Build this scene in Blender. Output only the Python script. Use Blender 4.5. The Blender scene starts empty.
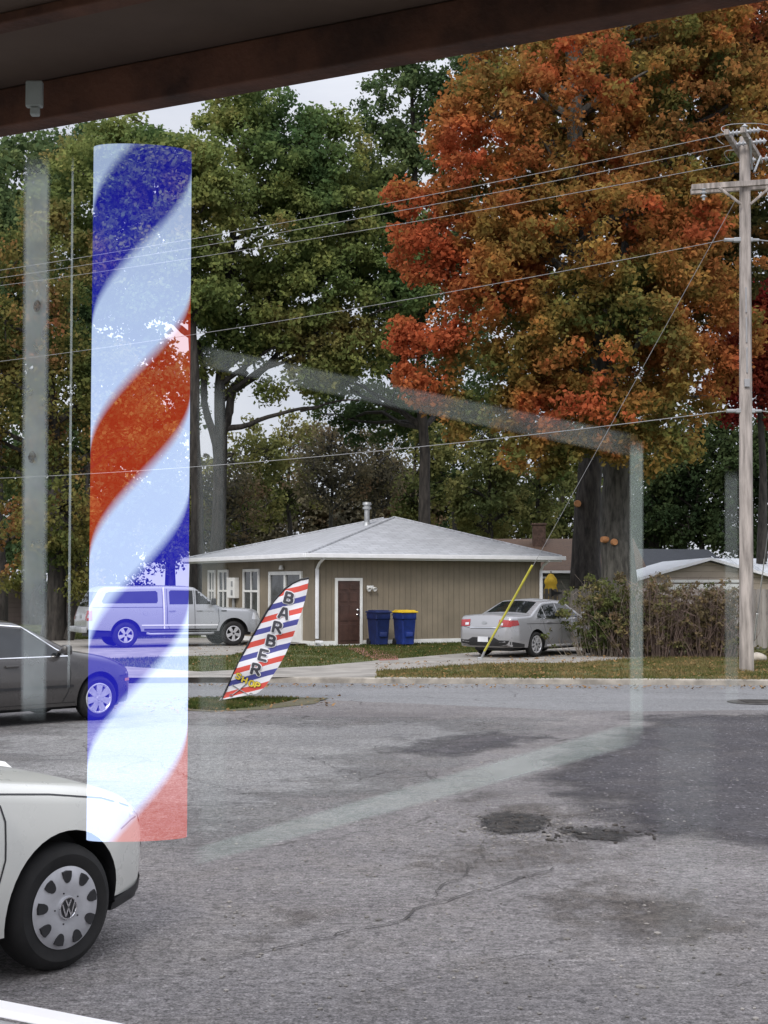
import bpy, bmesh, math, random
import numpy as np
from mathutils import Vector, Matrix, noise
from mathutils.bvhtree import BVHTree
random.seed(7)
RNG = np.random.default_rng(11)
SC = bpy.context.scene
COL = SC.collection
PI = math.pi
F, H = 1400.0, 1.95            # focal length in picture widths' pixels, eye height
PITCH = math.atan(73 / F)
CP, SP = math.cos(PITCH), math.sin(PITCH)

# ---------------------------------------------------------------- measuring
def ray(px, py):
    u, v = (px - 384) / F, (512 - py) / F
    return Vector((u, CP - v * SP, SP + v * CP))
def pt(px, py, D):
    r = ray(px, py)
    t = D / r.y
    return Vector((r.x * t, D, H + r.z * t))
def gp(px, py, z=0.0):
    r = ray(px, py)
    t = (z - H) / r.z
    return Vector((r.x * t, r.y * t, z))
def on_plane(px, py, p0, d):
    """where the sight line meets the upright plane through p0 along d: (distance along d, height)"""
    r = ray(px, py)
    n = Vector((-d[1], d[0], 0))
    t = (n.x * p0[0] + n.y * p0[1]) / (n.x * r.x + n.y * r.y)
    q = r * t
    return (q.x - p0[0]) * d[0] + (q.y - p0[1]) * d[1], H + q.z

# ---------------------------------------------------------------- objects
def thing(name, label, cat, loc=(0, 0, 0), rotz=0.0, group=None):
    o = bpy.data.objects.new(name, None)
    COL.objects.link(o)
    o.empty_display_size = 0.2
    o.location = loc
    o.rotation_euler = (0, 0, rotz)
    o['label'] = label
    o['category'] = cat
    if group: o['group'] = group
    return o
def tag(o, label, cat, group=None):
    o['label'] = label
    o['category'] = cat
    if group: o['group'] = group
    return o
def link(name, me, mats, parent=None, smooth=False):
    if not isinstance(mats, (list, tuple)): mats = [mats]
    for m in mats: me.materials.append(m)
    o = bpy.data.objects.new(name, me)
    COL.objects.link(o)
    if parent is not None: o.parent = parent
    if smooth:
        me.polygons.foreach_set('use_smooth', [True] * len(me.polygons))
        me.set_sharp_from_angle(angle=math.radians(smooth if smooth is not True else 40))
    me.update()
    return o
def obj(name, bm, mats, parent=None, smooth=False, recalc=True):
    if recalc: bmesh.ops.recalc_face_normals(bm, faces=bm.faces[:])
    me = bpy.data.meshes.new(name)
    bm.to_mesh(me)
    bm.free()
    return link(name, me, mats, parent, smooth)
def struct(name, bm, m, smooth=False):
    o = obj(name, bm, m, None, smooth)
    o['kind'] = 'structure'
    return o

# ---------------------------------------------------------------- bmesh helpers
def BM(): return bmesh.new()
def box(bm, lo, hi, bevel=0.0, M=None, mi=0):
    vs = [bm.verts.new((x, y, z)) for x in (lo[0], hi[0]) for y in (lo[1], hi[1]) for z in (lo[2], hi[2])]
    fs = [bm.faces.new([vs[i] for i in f]) for f in ((0, 1, 3, 2), (4, 6, 7, 5), (0, 4, 5, 1), (2, 3, 7, 6), (0, 2, 6, 4), (1, 5, 7, 3))]
    geo = vs
    if bevel > 0:
        es = list({e for f in fs for e in f.edges})
        r = bmesh.ops.bevel(bm, geom=es, offset=bevel, segments=2, affect='EDGES', profile=0.5)
        geo = list({v for f in r['faces'] for v in f.verts} | {v for v in vs if v.is_valid})
        fs = list({f for v in geo for f in v.link_faces})
    for f in fs: f.material_index = mi
    if M is not None:
        for v in geo: v.co = M @ v.co
    return geo
def tube(bm, pts, rad, seg=8, cap=True):
    pts = [Vector(p) for p in pts]
    if not isinstance(rad, (list, tuple)): rad = [rad] * len(pts)
    rings = []
    ref = Vector((0.31, 0.17, 0.93)).normalized()
    for i, p in enumerate(pts):
        t = (pts[min(i + 1, len(pts) - 1)] - pts[max(i - 1, 0)]).normalized()
        if abs(t.dot(ref)) > 0.97: r2 = Vector((1, 0, 0))
        else: r2 = ref
        a = t.cross(r2).normalized()
        b = t.cross(a)
        rings.append([bm.verts.new(p + (a * math.cos(2 * PI * k / seg) + b * math.sin(2 * PI * k / seg)) * rad[i]) for k in range(seg)])
    for i in range(len(rings) - 1):
        for k in range(seg):
            bm.faces.new((rings[i][k], rings[i][(k + 1) % seg], rings[i + 1][(k + 1) % seg], rings[i + 1][k]))
    if cap:
        bm.faces.new(rings[0][::-1])
        bm.faces.new(rings[-1])
def lathe(bm, prof, seg=32, axis='y', M=None, mi=0):
    """prof: (radius, offset along axis)"""
    rings = []
    for r, h in prof:
        ring = []
        for k in range(seg):
            a = 2 * PI * k / seg
            c = Vector((r * math.cos(a), h, r * math.sin(a))) if axis == 'y' else Vector((r * math.cos(a), r * math.sin(a), h))
            if M is not None: c = M @ c
            ring.append(bm.verts.new(c))
        rings.append(ring)
    for i in range(len(rings) - 1):
        for k in range(seg):
            f = bm.faces.new((rings[i][k], rings[i][(k + 1) % seg], rings[i + 1][(k + 1) % seg], rings[i + 1][k]))
            f.material_index = mi
    return rings
def prism(bm, poly, d, M=None, mi=0):
    """poly (x,z) extruded from y=0 to y=d"""
    a = [Vector((x, 0, z)) for x, z in poly]
    b = [Vector((x, d, z)) for x, z in poly]
    if M is not None:
        a = [M @ p for p in a]
        b = [M @ p for p in b]
    a = [bm.verts.new(p) for p in a]
    b = [bm.verts.new(p) for p in b]
    n = len(a)
    fs = [bm.faces.new(a), bm.faces.new(b[::-1])]
    for i in range(n): fs.append(bm.faces.new((a[i], a[(i + 1) % n], b[(i + 1) % n], b[i])))
    for f in fs: f.material_index = mi
def sheet(pts, z, jitter=0.0, step=0.5, seed=1):
    """a flat polygon with an irregular edge"""
    bm = BM()
    out = []
    n = len(pts)
    rr = random.Random(seed)
    for i in range(n):
        a, b = Vector(pts[i][:2]), Vector(pts[(i + 1) % n][:2])
        k = max(1, int((b - a).length / step)) if jitter else 1
        for j in range(k):
            p = a.lerp(b, j / k)
            if jitter:
                q = noise.noise_vector(Vector((p.x * .9, p.y * .9, seed * 7.1))) + 0.5 * noise.noise_vector(Vector((p.x * 3.1, p.y * 3.1, seed * 3.3)))
                p = p + Vector((q.x, q.y)) * jitter
            out.append(p)
    f = bm.faces.new([bm.verts.new((p.x, p.y, z)) for p in out])
    if f.normal.z < 0: f.normal_flip()
    bm.normal_update()
    if f.normal.z < 0: f.normal_flip()
    bmesh.ops.triangulate(bm, faces=[f])
    return bm
def ribbon(pts, z, w, seed=3):
    bm = BM()
    rr = random.Random(seed)
    P = []
    for i in range(len(pts) - 1):
        a, b = Vector(pts[i][:2]), Vector(pts[i + 1][:2])
        k = max(2, int((b - a).length / 0.09))
        for j in range(k):
            P.append(a.lerp(b, j / k))
    L = R = None
    for i, p in enumerate(P):
        q = noise.noise_vector(Vector((p.x * 2.2, p.y * 2.2, seed))) * .09 + noise.noise_vector(Vector((p.x * 9, p.y * 9, seed))) * .05
        p = p + Vector((q.x, q.y))
        t = (P[min(i + 1, len(P) - 1)] - P[max(i - 1, 0)]).normalized()
        nn = Vector((-t.y, t.x))
        ww = w * rr.uniform(.15, 1.0) * min(1, i / 4, (len(P) - 1 - i) / 4)
        l, r = bm.verts.new((*(p + nn * ww), z)), bm.verts.new((*(p - nn * ww), z))
        if L: bm.faces.new((L, R, r, l))
        L, R = l, r
    return bm

# ---------------------------------------------------------------- materials
def _n(nt, t, **kw):
    n = nt.nodes.new(t)
    for k, v in kw.items(): setattr(n, k, v)
    return n
def base(name):
    m = bpy.data.materials.new(name)
    m.use_nodes = True
    nt = m.node_tree
    return m, nt, nt.nodes['Principled BSDF']
def coords(nt, scale=(1, 1, 1), kind='Object'):
    tc = _n(nt, 'ShaderNodeTexCoord')
    mp = _n(nt, 'ShaderNodeMapping')
    mp.inputs['Scale'].default_value = scale
    nt.links.new(tc.outputs[kind], mp.inputs['Vector'])
    return mp.outputs['Vector']
def nz(nt, vec, scale, detail=4, rough=.55, dist=0):
    n = _n(nt, 'ShaderNodeTexNoise')
    n.inputs['Scale'].default_value = scale
    n.inputs['Detail'].default_value = detail
    n.inputs['Roughness'].default_value = rough
    n.inputs['Distortion'].default_value = dist
    nt.links.new(vec, n.inputs['Vector'])
    return n.outputs['Fac']
def ramp(nt, fac, stops, interp='LINEAR'):
    r = _n(nt, 'ShaderNodeValToRGB')
    cr = r.color_ramp
    cr.interpolation = interp
    while len(cr.elements) < len(stops): cr.elements.new(.5)
    for e, (p, c) in zip(cr.elements, stops):
        e.position = p
        e.color = (*c, 1) if len(c) == 3 else c
    nt.links.new(fac, r.inputs['Fac'])
    return r.outputs['Color']
def mixc(nt, fac, a, b, mode='MIX'):
    m = _n(nt, 'ShaderNodeMix', data_type='RGBA', blend_type=mode)
    for s, v in ((m.inputs[0], fac), (m.inputs[6], a), (m.inputs[7], b)):
        if isinstance(v, (int, float)): s.default_value = v
        elif isinstance(v, tuple): s.default_value = (*v, 1)
        else: nt.links.new(v, s)
    return m.outputs[2]
def math_(nt, op, a, b=None, clamp=False):
    m = _n(nt, 'ShaderNodeMath', operation=op)
    m.use_clamp = clamp
    for s, v in zip(m.inputs, (a, b)):
        if v is None: continue
        if isinstance(v, (int, float)): s.default_value = v
        else: nt.links.new(v, s)
    return m.outputs[0]
def bump(nt, b, h, strength=.3, dist=.02):
    n = _n(nt, 'ShaderNodeBump')
    n.inputs['Strength'].default_value = strength
    n.inputs['Distance'].default_value = dist
    nt.links.new(h, n.inputs['Height'])
    nt.links.new(n.outputs['Normal'], b.inputs['Normal'])
def mat(name, col, rough=.6, metal=0, var=.15, scale=3, bmp=0, bscale=60, coat=0, spec=.5, grain=(1, 1, 1)):
    m, nt, b = base(name)
    v = coords(nt, grain)
    f = nz(nt, v, scale, 5, .6)
    lo = tuple(c * (1 - var) for c in col)
    hi = tuple(min(1, c * (1 + var)) for c in col)
    nt.links.new(ramp(nt, f, [(.36, lo), (.64, hi)]), b.inputs['Base Color'])
    b.inputs['Roughness'].default_value = rough
    b.inputs['Metallic'].default_value = metal
    b.inputs['Specular IOR Level'].default_value = spec
    b.inputs['Coat Weight'].default_value = coat
    b.inputs['Coat Roughness'].default_value = .05
    if bmp: bump(nt, b, nz(nt, v, bscale, 3), bmp, .01)
    return m
def paint(name, col, metal=.0, rough=.35, dirt=.25):
    m, nt, b = base(name)
    v = coords(nt)
    d = nz(nt, v, 2.2, 6, .65)
    sep = _n(nt, 'ShaderNodeSeparateXYZ')
    nt.links.new(v, sep.inputs[0])
    low = math_(nt, 'MULTIPLY_ADD', sep.outputs['Z'], -1.6)
    nt.nodes[-1].inputs[2].default_value = 1.0
    low = math_(nt, 'MAXIMUM', low, 0.05)
    fac = math_(nt, 'MULTIPLY', math_(nt, 'MULTIPLY', low, d), dirt * 2, True)
    nt.links.new(mixc(nt, fac, col, (.16, .14, .12)), b.inputs['Base Color'])
    b.inputs['Metallic'].default_value = metal
    nt.links.new(ramp(nt, d, [(.3, (rough * .8,) * 3), (.8, (rough * 1.4,) * 3)]), b.inputs['Roughness'])
    b.inputs['Coat Weight'].default_value = .6
    b.inputs['Coat Roughness'].default_value = .06
    return m
def asphalt(name, dark, light, patchy=.6, worn=(.17, .15, .13), speck=1.0, bright_stone=(.98, 1.55)):
    m, nt, b = base(name)
    v = coords(nt)
    big = nz(nt, v, .28, 6, .62, .8)
    mid = nz(nt, v, 1.6, 6, .65, .3)
    fine = nz(nt, v, 75, 3, .7)
    vor = _n(nt, 'ShaderNodeTexVoronoi')
    vor.inputs['Scale'].default_value = 55
    nt.links.new(v, vor.inputs['Vector'])
    c = ramp(nt, big, [(.36, dark), (.64, light)])
    c = mixc(nt, ramp(nt, mid, [(.45, (0, 0, 0)), (.75, (patchy,) * 3)]), c, worn)
    # streaky stains running along the lot
    v2 = coords(nt, (.25, 1.3, 1))
    st = nz(nt, v2, .9, 6, .7, .6)
    c = mixc(nt, ramp(nt, st, [(.48, (0, 0, 0)), (.72, (.45,) * 3)]), c, tuple(x * .62 for x in dark))
    sp = ramp(nt, vor.outputs['Color'], [(.1, (.62,) * 3), (.55, (1,) * 3), (.93, (1.12,) * 3), (1, (1.9,) * 3)])
    c = mixc(nt, speck, c, sp, 'MULTIPLY')
    c = mixc(nt, .9, c, ramp(nt, fine, [(.38, (.55,) * 3), (.62, (1.42,) * 3)]), 'MULTIPLY')
    # coarse stones showing through the worn binder
    v3 = coords(nt, (1, .55, 1))
    st2 = _n(nt, 'ShaderNodeTexVoronoi')
    st2.inputs['Scale'].default_value = 42
    nt.links.new(v3, st2.inputs['Vector'])
    c = mixc(nt, speck, c, ramp(nt, st2.outputs['Color'], [(0, (.55,) * 3), (.25, (.92,) * 3), (.80, (1.0,) * 3), (bright_stone[0] - .06, (1.15,) * 3), (bright_stone[0], (bright_stone[1],) * 3)]), 'MULTIPLY')
    c = mixc(nt, speck, c, ramp(nt, nz(nt, coords(nt, (.6, 1.5, 1)), 16, 6, .75), [(.37, (.66,) * 3), (.63, (1.30,) * 3)]), 'MULTIPLY')
    # hairline cracking in places
    ck = _n(nt, 'ShaderNodeTexVoronoi', feature='DISTANCE_TO_EDGE')
    ck.inputs['Scale'].default_value = .42
    wv = _n(nt, 'ShaderNodeVectorMath', operation='ADD')
    wn = _n(nt, 'ShaderNodeTexNoise')
    wn.inputs['Scale'].default_value = 1.1
    wn.inputs['Detail'].default_value = 6
    nt.links.new(v, wn.inputs['Vector'])
    nt.links.new(v, wv.inputs[0])
    nt.links.new(wn.outputs['Color'], wv.inputs[1])
    nt.links.new(wv.outputs[0], ck.inputs['Vector'])
    line = ramp(nt, ck.outputs['Distance'], [(0.0, (1, 1, 1)), (.012, (0, 0, 0))])
    gate = ramp(nt, nz(nt, v, .33, 3), [(.48, (0, 0, 0)), (.60, (.75,) * 3)])
    fac = mixc(nt, 1.0, line, gate, 'MULTIPLY')
    c = mixc(nt, fac, c, (.035, .03, .028))
    nt.links.new(c, b.inputs['Base Color'])
    b.inputs['Roughness'].default_value = .88
    b.inputs['Specular IOR Level'].default_value = .35
    hh = math_(nt, 'ADD', fine, math_(nt, 'MULTIPLY', vor.outputs['Distance'], 1.2))
    bump(nt, b, hh, .7, .012)
    return m
def leafmat(name, cols, nscale=.35, trans=.35, var=.5):
    """leaf colours vary from bough to bough (noise in the tree's own space) and from leaf to leaf"""
    m, nt, b = base(name)
    nt.nodes.remove(b)
    v = coords(nt)
    f = nz(nt, v, nscale, 4, .6, .3)
    n = len(cols)
    c = ramp(nt, f, [(.36 + .28 * i / max(1, n - 1), k) for i, k in enumerate(cols)])
    at = _n(nt, 'ShaderNodeAttribute', attribute_name='leaf')
    c = mixc(nt, var, c, ramp(nt, at.outputs['Fac'], [(0, (.45, .5, .45)), (.5, (1, 1, 1)), (1, (1.6, 1.35, 1.2))]), 'MULTIPLY')
    at2 = _n(nt, 'ShaderNodeAttribute', attribute_name='hue')
    c = mixc(nt, at2.outputs['Fac'], c, cols[-1])
    d = _n(nt, 'ShaderNodeBsdfDiffuse')
    t = _n(nt, 'ShaderNodeBsdfTranslucent')
    mx = _n(nt, 'ShaderNodeMixShader')
    mx.inputs[0].default_value = trans
    nt.links.new(c, d.inputs['Color'])
    nt.links.new(c, t.inputs['Color'])
    nt.links.new(d.outputs[0], mx.inputs[1])
    nt.links.new(t.outputs[0], mx.inputs[2])
    nt.links.new(mx.outputs[0], nt.nodes['Material Output'].inputs['Surface'])
    return m

M = {}
M['asphalt'] = asphalt('lot_asphalt', (.162, .149, .150), (.238, .223, .221), .5, (.205, .184, .166))
M['asphalt_dark'] = asphalt('patched_asphalt', (.050, .046, .053), (.098, .092, .098), .5, (.125, .11, .105), 1.0, (.90, 2.6))
M['asphalt_street'] = asphalt('street_asphalt', (.20, .20, .205), (.235, .235, .24), .3, (.25, .24, .235), .5)
M['concrete'] = mat('concrete', (.265, .245, .22), .85, var=.22, scale=1.5, bmp=.25, bscale=40)
M['kerb'] = mat('kerb_concrete', (.29, .262, .225), .85, var=.3, scale=2.5, bmp=.3)
M['crack'] = mat('crack', (.05, .045, .042), .95, var=.3)
M['pothole'] = mat('broken_asphalt', (.022, .019, .017), .95, var=.8, scale=9, bmp=1, bscale=25)
M['bark'] = mat('bark', (.036, .031, .027), .9, var=.6, scale=9, bmp=1, bscale=12, grain=(1, 1, .22))
M['bark_grey'] = mat('bark_grey', (.070, .066, .057), .9, var=.55, scale=8, bmp=1, bscale=10, grain=(1, 1, .22))
M['cut'] = mat('cut_wood', (.48, .22, .09), .7, var=.15, scale=9)
M['white'] = mat('white_trim', (.74, .74, .72), .5, var=.07)
M['white_metal'] = mat('white_metal', (.80, .80, .82), .3, var=.06)
M['black'] = mat('black_plastic', (.018, .018, .02), .5, var=.3)
M['rubber'] = mat('rubber', (.011, .0105, .0105), .85, var=.35, scale=8)
M['alloy'] = mat('alloy', (.62, .62, .64), .3, .55, var=.12, scale=7)
M['hubcap'] = mat('hubcap', (.44, .44, .46), .42, .3, var=.12, scale=7)
M['chrome'] = mat('chrome', (.8, .8, .82), .15, 1, var=.05)
M['glass_dark'] = mat('car_glass', (.012, .014, .016), .05, 0, var=.3, coat=.3)
M['glass_win'] = mat('window_glass', (.05, .055, .06), .06, 0, var=.4)
M['red_lamp'] = mat('red_lamp', (.30, .014, .014), .15, var=.2, coat=.8)
M['clear_lamp'] = mat('clear_lamp', (.62, .63, .66), .12, .25, var=.15, coat=.8)
M['amber'] = mat('amber_lamp', (.7, .25, .04), .2, var=.2, coat=.5)
M['plate'] = mat('number_plate', (.62, .63, .66), .4, var=.1)
M['wood_grey'] = mat('weathered_wood', (.24, .218, .20), .9, var=.35, scale=5, bmp=.4, grain=(1, 1, .15))
M['galv'] = mat('galvanised', (.36, .37, .38), .5, .5, var=.2)
M['wire'] = mat('wire', (.30, .30, .31), .6, 0, var=.15)
M['navy_plastic'] = mat('navy_plastic', (.010, .022, .105), .45, var=.25, scale=5)
M['blue_plastic'] = mat('blue_plastic', (.014, .035, .20), .45, var=.25, scale=5)
M['yellow_plastic'] = mat('yellow_plastic', (.72, .48, .02), .5, var=.12)
M['yellow_guard'] = mat('yellow_guard', (.50, .46, .06), .5, var=.15)
M['door_brown'] = mat('brown_door', (.062, .030, .022), .5, var=.25, scale=4)
M['soffit'] = mat('soffit_board', (.078, .054, .037), .8, var=.25, scale=1.3, bmp=.2, bscale=8)
M['beam'] = mat('rusty_beam', (.080, .034, .018), .8, var=.55, scale=5, bmp=.3)
# ================================================================= light and air
def setup_world():
    sc = SC
    w = bpy.data.worlds.new('World')
    sc.world = w
    w.use_nodes = True
    nt = w.node_tree
    bg = nt.nodes['Background']
    sky = _n(nt, 'ShaderNodeTexSky', sky_type='NISHITA')
    sky.sun_disc = False
    sky.sun_elevation = math.radians(42)
    sky.sun_rotation = math.radians(200)
    sky.air_density = 1.0
    sky.dust_density = 4.0
    sky.ozone_density = 1.0
    # an even cloud sheet veils the blue
    tc = _n(nt, 'ShaderNodeTexCoord')
    mp = _n(nt, 'ShaderNodeMapping')
    mp.inputs['Scale'].default_value = (1, 1, 2.5)
    nt.links.new(tc.outputs['Generated'], mp.inputs['Vector'])
    cl = nz(nt, mp.outputs['Vector'], 2.6, 7, .6, .4)
    cloud = ramp(nt, cl, [(.3, (4.6, 4.9, 5.7)), (.7, (6.9, 7.0, 7.4))])
    # an overcast sky is brightest overhead
    sz = _n(nt, 'ShaderNodeSeparateXYZ')
    nt.links.new(tc.outputs['Generated'], sz.inputs[0])
    zen = ramp(nt, sz.outputs['Z'], [(.30, (1.0,) * 3), (.75, (2.5,) * 3)])
    cloud = mixc(nt, 1.0, cloud, zen, 'MULTIPLY')
    c = mixc(nt, .88, sky.outputs['Color'], cloud)
    nt.links.new(c, bg.inputs['Color'])
    bg.inputs['Strength'].default_value = .10
    L = bpy.data.lights.new('sun', 'SUN')
    L.energy = 1.4
    L.angle = math.radians(18)
    L.color = (1, .96, .9)
    o = bpy.data.objects.new('sun', L)
    COL.objects.link(o)
    el, rot = math.radians(42), math.radians(200)
    d = Vector((math.sin(rot) * math.cos(el), math.cos(rot) * math.cos(el), math.sin(el)))
    o.rotation_euler = d.to_track_quat('Z', 'Y').to_euler()
    o.location = (0, -10, 30)
    cam = bpy.data.cameras.new('camera')
    co = bpy.data.objects.new('camera', cam)
    COL.objects.link(co)
    co.location = (0, 0, H)
    co.rotation_euler = (PI / 2 + PITCH, 0, 0)
    cam.sensor_fit = 'VERTICAL'
    cam.sensor_height = 36
    cam.lens = F / 1024 * 36
    cam.clip_start = .05
    cam.clip_end = 2000
    sc.camera = co
    sc.render.resolution_x, sc.render.resolution_y = 768, 1024
    vs = sc.view_settings
    vs.view_transform = 'Standard'
    vs.look = 'None'
    vs.exposure = EXPOSURE
    vs.gamma = 1
    vs.use_curve_mapping = False
    cy = sc.cycles
    cy.max_bounces = 5
    cy.diffuse_bounces = 2
    cy.glossy_bounces = 2
    cy.transmission_bounces = 4
    cy.transparent_max_bounces = 16
    cy.use_denoising = True
EXPOSURE = 0.36
setup_world()

# ================================================================= ground
def grassmat(name, cols):
    m, nt, b = base(name)
    v = coords(nt)
    f = nz(nt, v, 1.1, 7, .7, .4)
    c = ramp(nt, f, [(.3 + .4 * i / (len(cols) - 1), k) for i, k in enumerate(cols)])
    c = mixc(nt, .8, c, ramp(nt, nz(nt, v, 34, 3), [(.3, (.6,) * 3), (.7, (1.35,) * 3)]), 'MULTIPLY')
    nt.links.new(c, b.inputs['Base Color'])
    b.inputs['Roughness'].default_value = .95
    b.inputs['Specular IOR Level'].default_value = .2
    bump(nt, b, nz(nt, v, 30, 4), .8, .03)
    return m
M['lawn'] = grassmat('lawn_soil', [(.058, .06, .028), (.085, .10, .036), (.15, .125, .065)])
M['verge'] = grassmat('verge_soil', [(.085, .08, .045), (.13, .115, .08), (.08, .09, .04)])
M['earth'] = grassmat('earth', [(.06, .06, .03), (.09, .08, .04), (.12, .10, .06)])

struct('ground', sheet([(-400, -60), (400, -60), (400, 600), (-400, 600)], -.03), M['earth'])
struct('street', sheet([gp(205, 677, 0) + Vector((-45 * 1, 3.5, 0)), gp(768, 681, 0) + Vector((45, -3.4, 0)), (50, 14, 0), (-50, 14, 0)], -.008), M['asphalt_street'])
# the parking lot: its far edge frays into the street
lot_edge = [gp(-160, 697), gp(60, 700), gp(190, 709), gp(262, 707), gp(330, 700), gp(430, 704), gp(560, 710), gp(640, 711), gp(768, 710), gp(960, 712)]
lot = [Vector((-40, -8, 0)), Vector((40, -8, 0)), Vector((40, 21, 0))] + lot_edge[::-1] + [Vector((-40, 24, 0))]
struct('parking_lot', sheet(lot, 0, .10, .35, 5), M['asphalt'])
dark = [gp(640, 714), gp(775, 713), gp(960, 714), gp(980, 872), gp(768, 856), gp(690, 846), gp(610, 833), gp(585, 818), gp(545, 795), gp(505, 775), gp(545, 755), gp(605, 730)]
dark2 = [gp(392, 752), gp(440, 736), gp(500, 734), gp(545, 738), gp(500, 748), gp(450, 756)]
def blended(m, name, soft, amp, ns, bias=0.0):
    m2 = m.copy()
    m2.name = name
    nt = m2.node_tree
    b = nt.nodes['Principled BSDF']
    at = _n(nt, 'ShaderNodeAttribute', attribute_name='inside')
    f = nz(nt, coords(nt), ns, 7, .68, .4)
    a = math_(nt, 'ADD', math_(nt, 'DIVIDE', at.outputs['Fac'], soft), math_(nt, 'MULTIPLY', math_(nt, 'SUBTRACT', f, .5 - bias / amp), amp), True)
    nt.links.new(a, b.inputs['Alpha'])
    return m2
def worn_patch(poly, z, m, step=.18):
    P = [Vector(p[:2]) for p in poly]
    x0, x1 = max(-9, min(p.x for p in P) - 1.5), min(14, max(p.x for p in P) + 1.5)
    y0, y1 = min(p.y for p in P) - 1.2, min(22.6, max(p.y for p in P) + 1.0)
    nx, ny = int((x1 - x0) / step), int((y1 - y0) / step)
    xs, ys = np.linspace(x0, x1, nx), np.linspace(y0, y1, ny)
    X, Y = np.meshgrid(xs, ys)
    d = np.full(X.shape, 1e9)
    ins = np.zeros(X.shape, bool)
    for i in range(len(P)):
        a, c = P[i], P[(i + 1) % len(P)]
        ax, ay, bx, by = a.x, a.y, c.x, c.y
        L2 = (bx - ax) ** 2 + (by - ay) ** 2
        t = np.clip(((X - ax) * (bx - ax) + (Y - ay) * (by - ay)) / L2, 0, 1)
        d = np.minimum(d, np.hypot(X - ax - t * (bx - ax), Y - ay - t * (by - ay)))
        with np.errstate(divide='ignore', invalid='ignore'):
            cr = ((ay > Y) != (by > Y)) & (X < (bx - ax) * (Y - ay) / (by - ay) + ax)
        ins ^= cr
    sd = np.where(ins, d, -d)
    V = np.stack([X.ravel(), Y.ravel(), np.full(X.size, z)], 1)
    Fq = []
    ok = sd > -1.1
    for j in range(ny - 1):
        for i in range(nx - 1):
            if ok[j, i] or ok[j + 1, i + 1]:
                k = j * nx + i
                Fq.append((k, k + 1, k + nx + 1, k + nx))
    me = bpy.data.meshes.new('asphalt_patch')
    me.from_pydata(V.tolist(), [], Fq)
    at = me.attributes.new('inside', 'FLOAT', 'POINT')
    at.data.foreach_set('value', sd.ravel().astype(np.float32))
    o = link('asphalt_patch', me, m)
    o['kind'] = 'structure'
    return o
M['asphalt_pale'] = asphalt('pale_asphalt', (.20, .195, .195), (.27, .265, .26), .3, (.25, .235, .215))
pale = [gp(-100, 735), gp(60, 718), gp(190, 716), gp(380, 716), gp(560, 716), gp(560, 738), gp(460, 760), gp(440, 790), gp(330, 830), gp(200, 850), gp(120, 830), gp(-100, 800)]
worn_patch(pale, .003, blended(M['asphalt_pale'], 'pale_asphalt_worn', 1.6, 3.2, .9))
worn_patch(dark, .005, blended(M['asphalt_dark'], 'patched_asphalt_worn', .8, 3.2, 1.0), .12)
worn_patch(dark2, .0055, blended(M['asphalt_dark'], 'patched_asphalt_thin', .7, 3.0, 1.7, .3), .12)
M['asphalt_brown'] = asphalt('stained_asphalt', (.11, .095, .085), (.15, .13, .115), .4, (.17, .14, .12))
for q in ([(430, 850), (490, 838), (560, 840), (640, 848), (600, 868), (520, 880), (440, 890), (410, 872)], [(440, 770), (520, 800), (600, 815), (560, 830), (480, 812)], [(240, 930), (330, 905), (350, 915), (270, 945)], [(500, 905), (600, 880), (760, 895), (760, 940), (620, 950)]):
    worn_patch([gp(*p) for p in q], .0065, blended(M['asphalt_brown'], 'stained_asphalt_worn', .9, 2.6, 2.2), .1)
# broken-up hole in the lot with loose chips
hole = [gp(486, 818), gp(505, 814), gp(535, 817), gp(545, 824), gp(530, 832), gp(500, 834), gp(488, 828)]
worn_patch(hole, .010, blended(M['pothole'], 'pothole_a', .10, 5.0, 8, .9), .04).name = 'pothole'
hole2 = [gp(560, 831), gp(600, 828), gp(640, 836), gp(610, 842), gp(575, 839)]
worn_patch(hole2, .010, blended(M['pothole'], 'pothole_b', .14, 6.0, 8, .5), .05).name = 'pothole'
for k, line in enumerate(([(205, 975), (250, 955), (330, 940), (400, 922), (436, 906), (470, 893), (520, 880), (580, 862)],
                          [(436, 906), (445, 890), (470, 868), (488, 838)], [(470, 893), (540, 897), (620, 905), (720, 902)],
                          [(545, 826), (600, 838), (680, 846), (760, 853)], [(170, 760), (240, 752), (310, 758), (360, 775), (430, 772), (487, 815)],
                          [(360, 745), (400, 760), (440, 785)], [(60, 745), (140, 758), (220, 790), (300, 800)],
                          [(300, 1000), (420, 985), (520, 960), (640, 948)], [(470, 868), (400, 850), (330, 858)])):
    struct('crack', ribbon([gp(*p) for p in line], .012 + .0013 * k, .0085 if k < 4 else .007, k), M['crack'])
def chips():
    bm = BM()
    rr = random.Random(5)
    for _ in range(900):
        if rr.random() < .55:
            c = gp(rr.gauss(525, 45), rr.gauss(828, 9), 0)
        else:
            c = gp(rr.uniform(200, 768), rr.uniform(760, 1020), 0)
        s = rr.uniform(.004, .013) * (1.6 if rr.random() < .08 else 1)
        Mx = Matrix.Translation(c + Vector((0, 0, .004))) @ Matrix.Rotation(rr.uniform(0, 6), 4, 'Z') @ Matrix.Diagonal((s * rr.uniform(.7, 1.6), s, s * .6, 1))
        bmesh.ops.create_icosphere(bm, subdivisions=1, radius=1, matrix=Mx)
    o = obj('loose_gravel', bm, mat('gravel', (.2, .185, .17), .9, var=.6, scale=2))
    o['kind'] = 'stuff'
chips()
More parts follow.
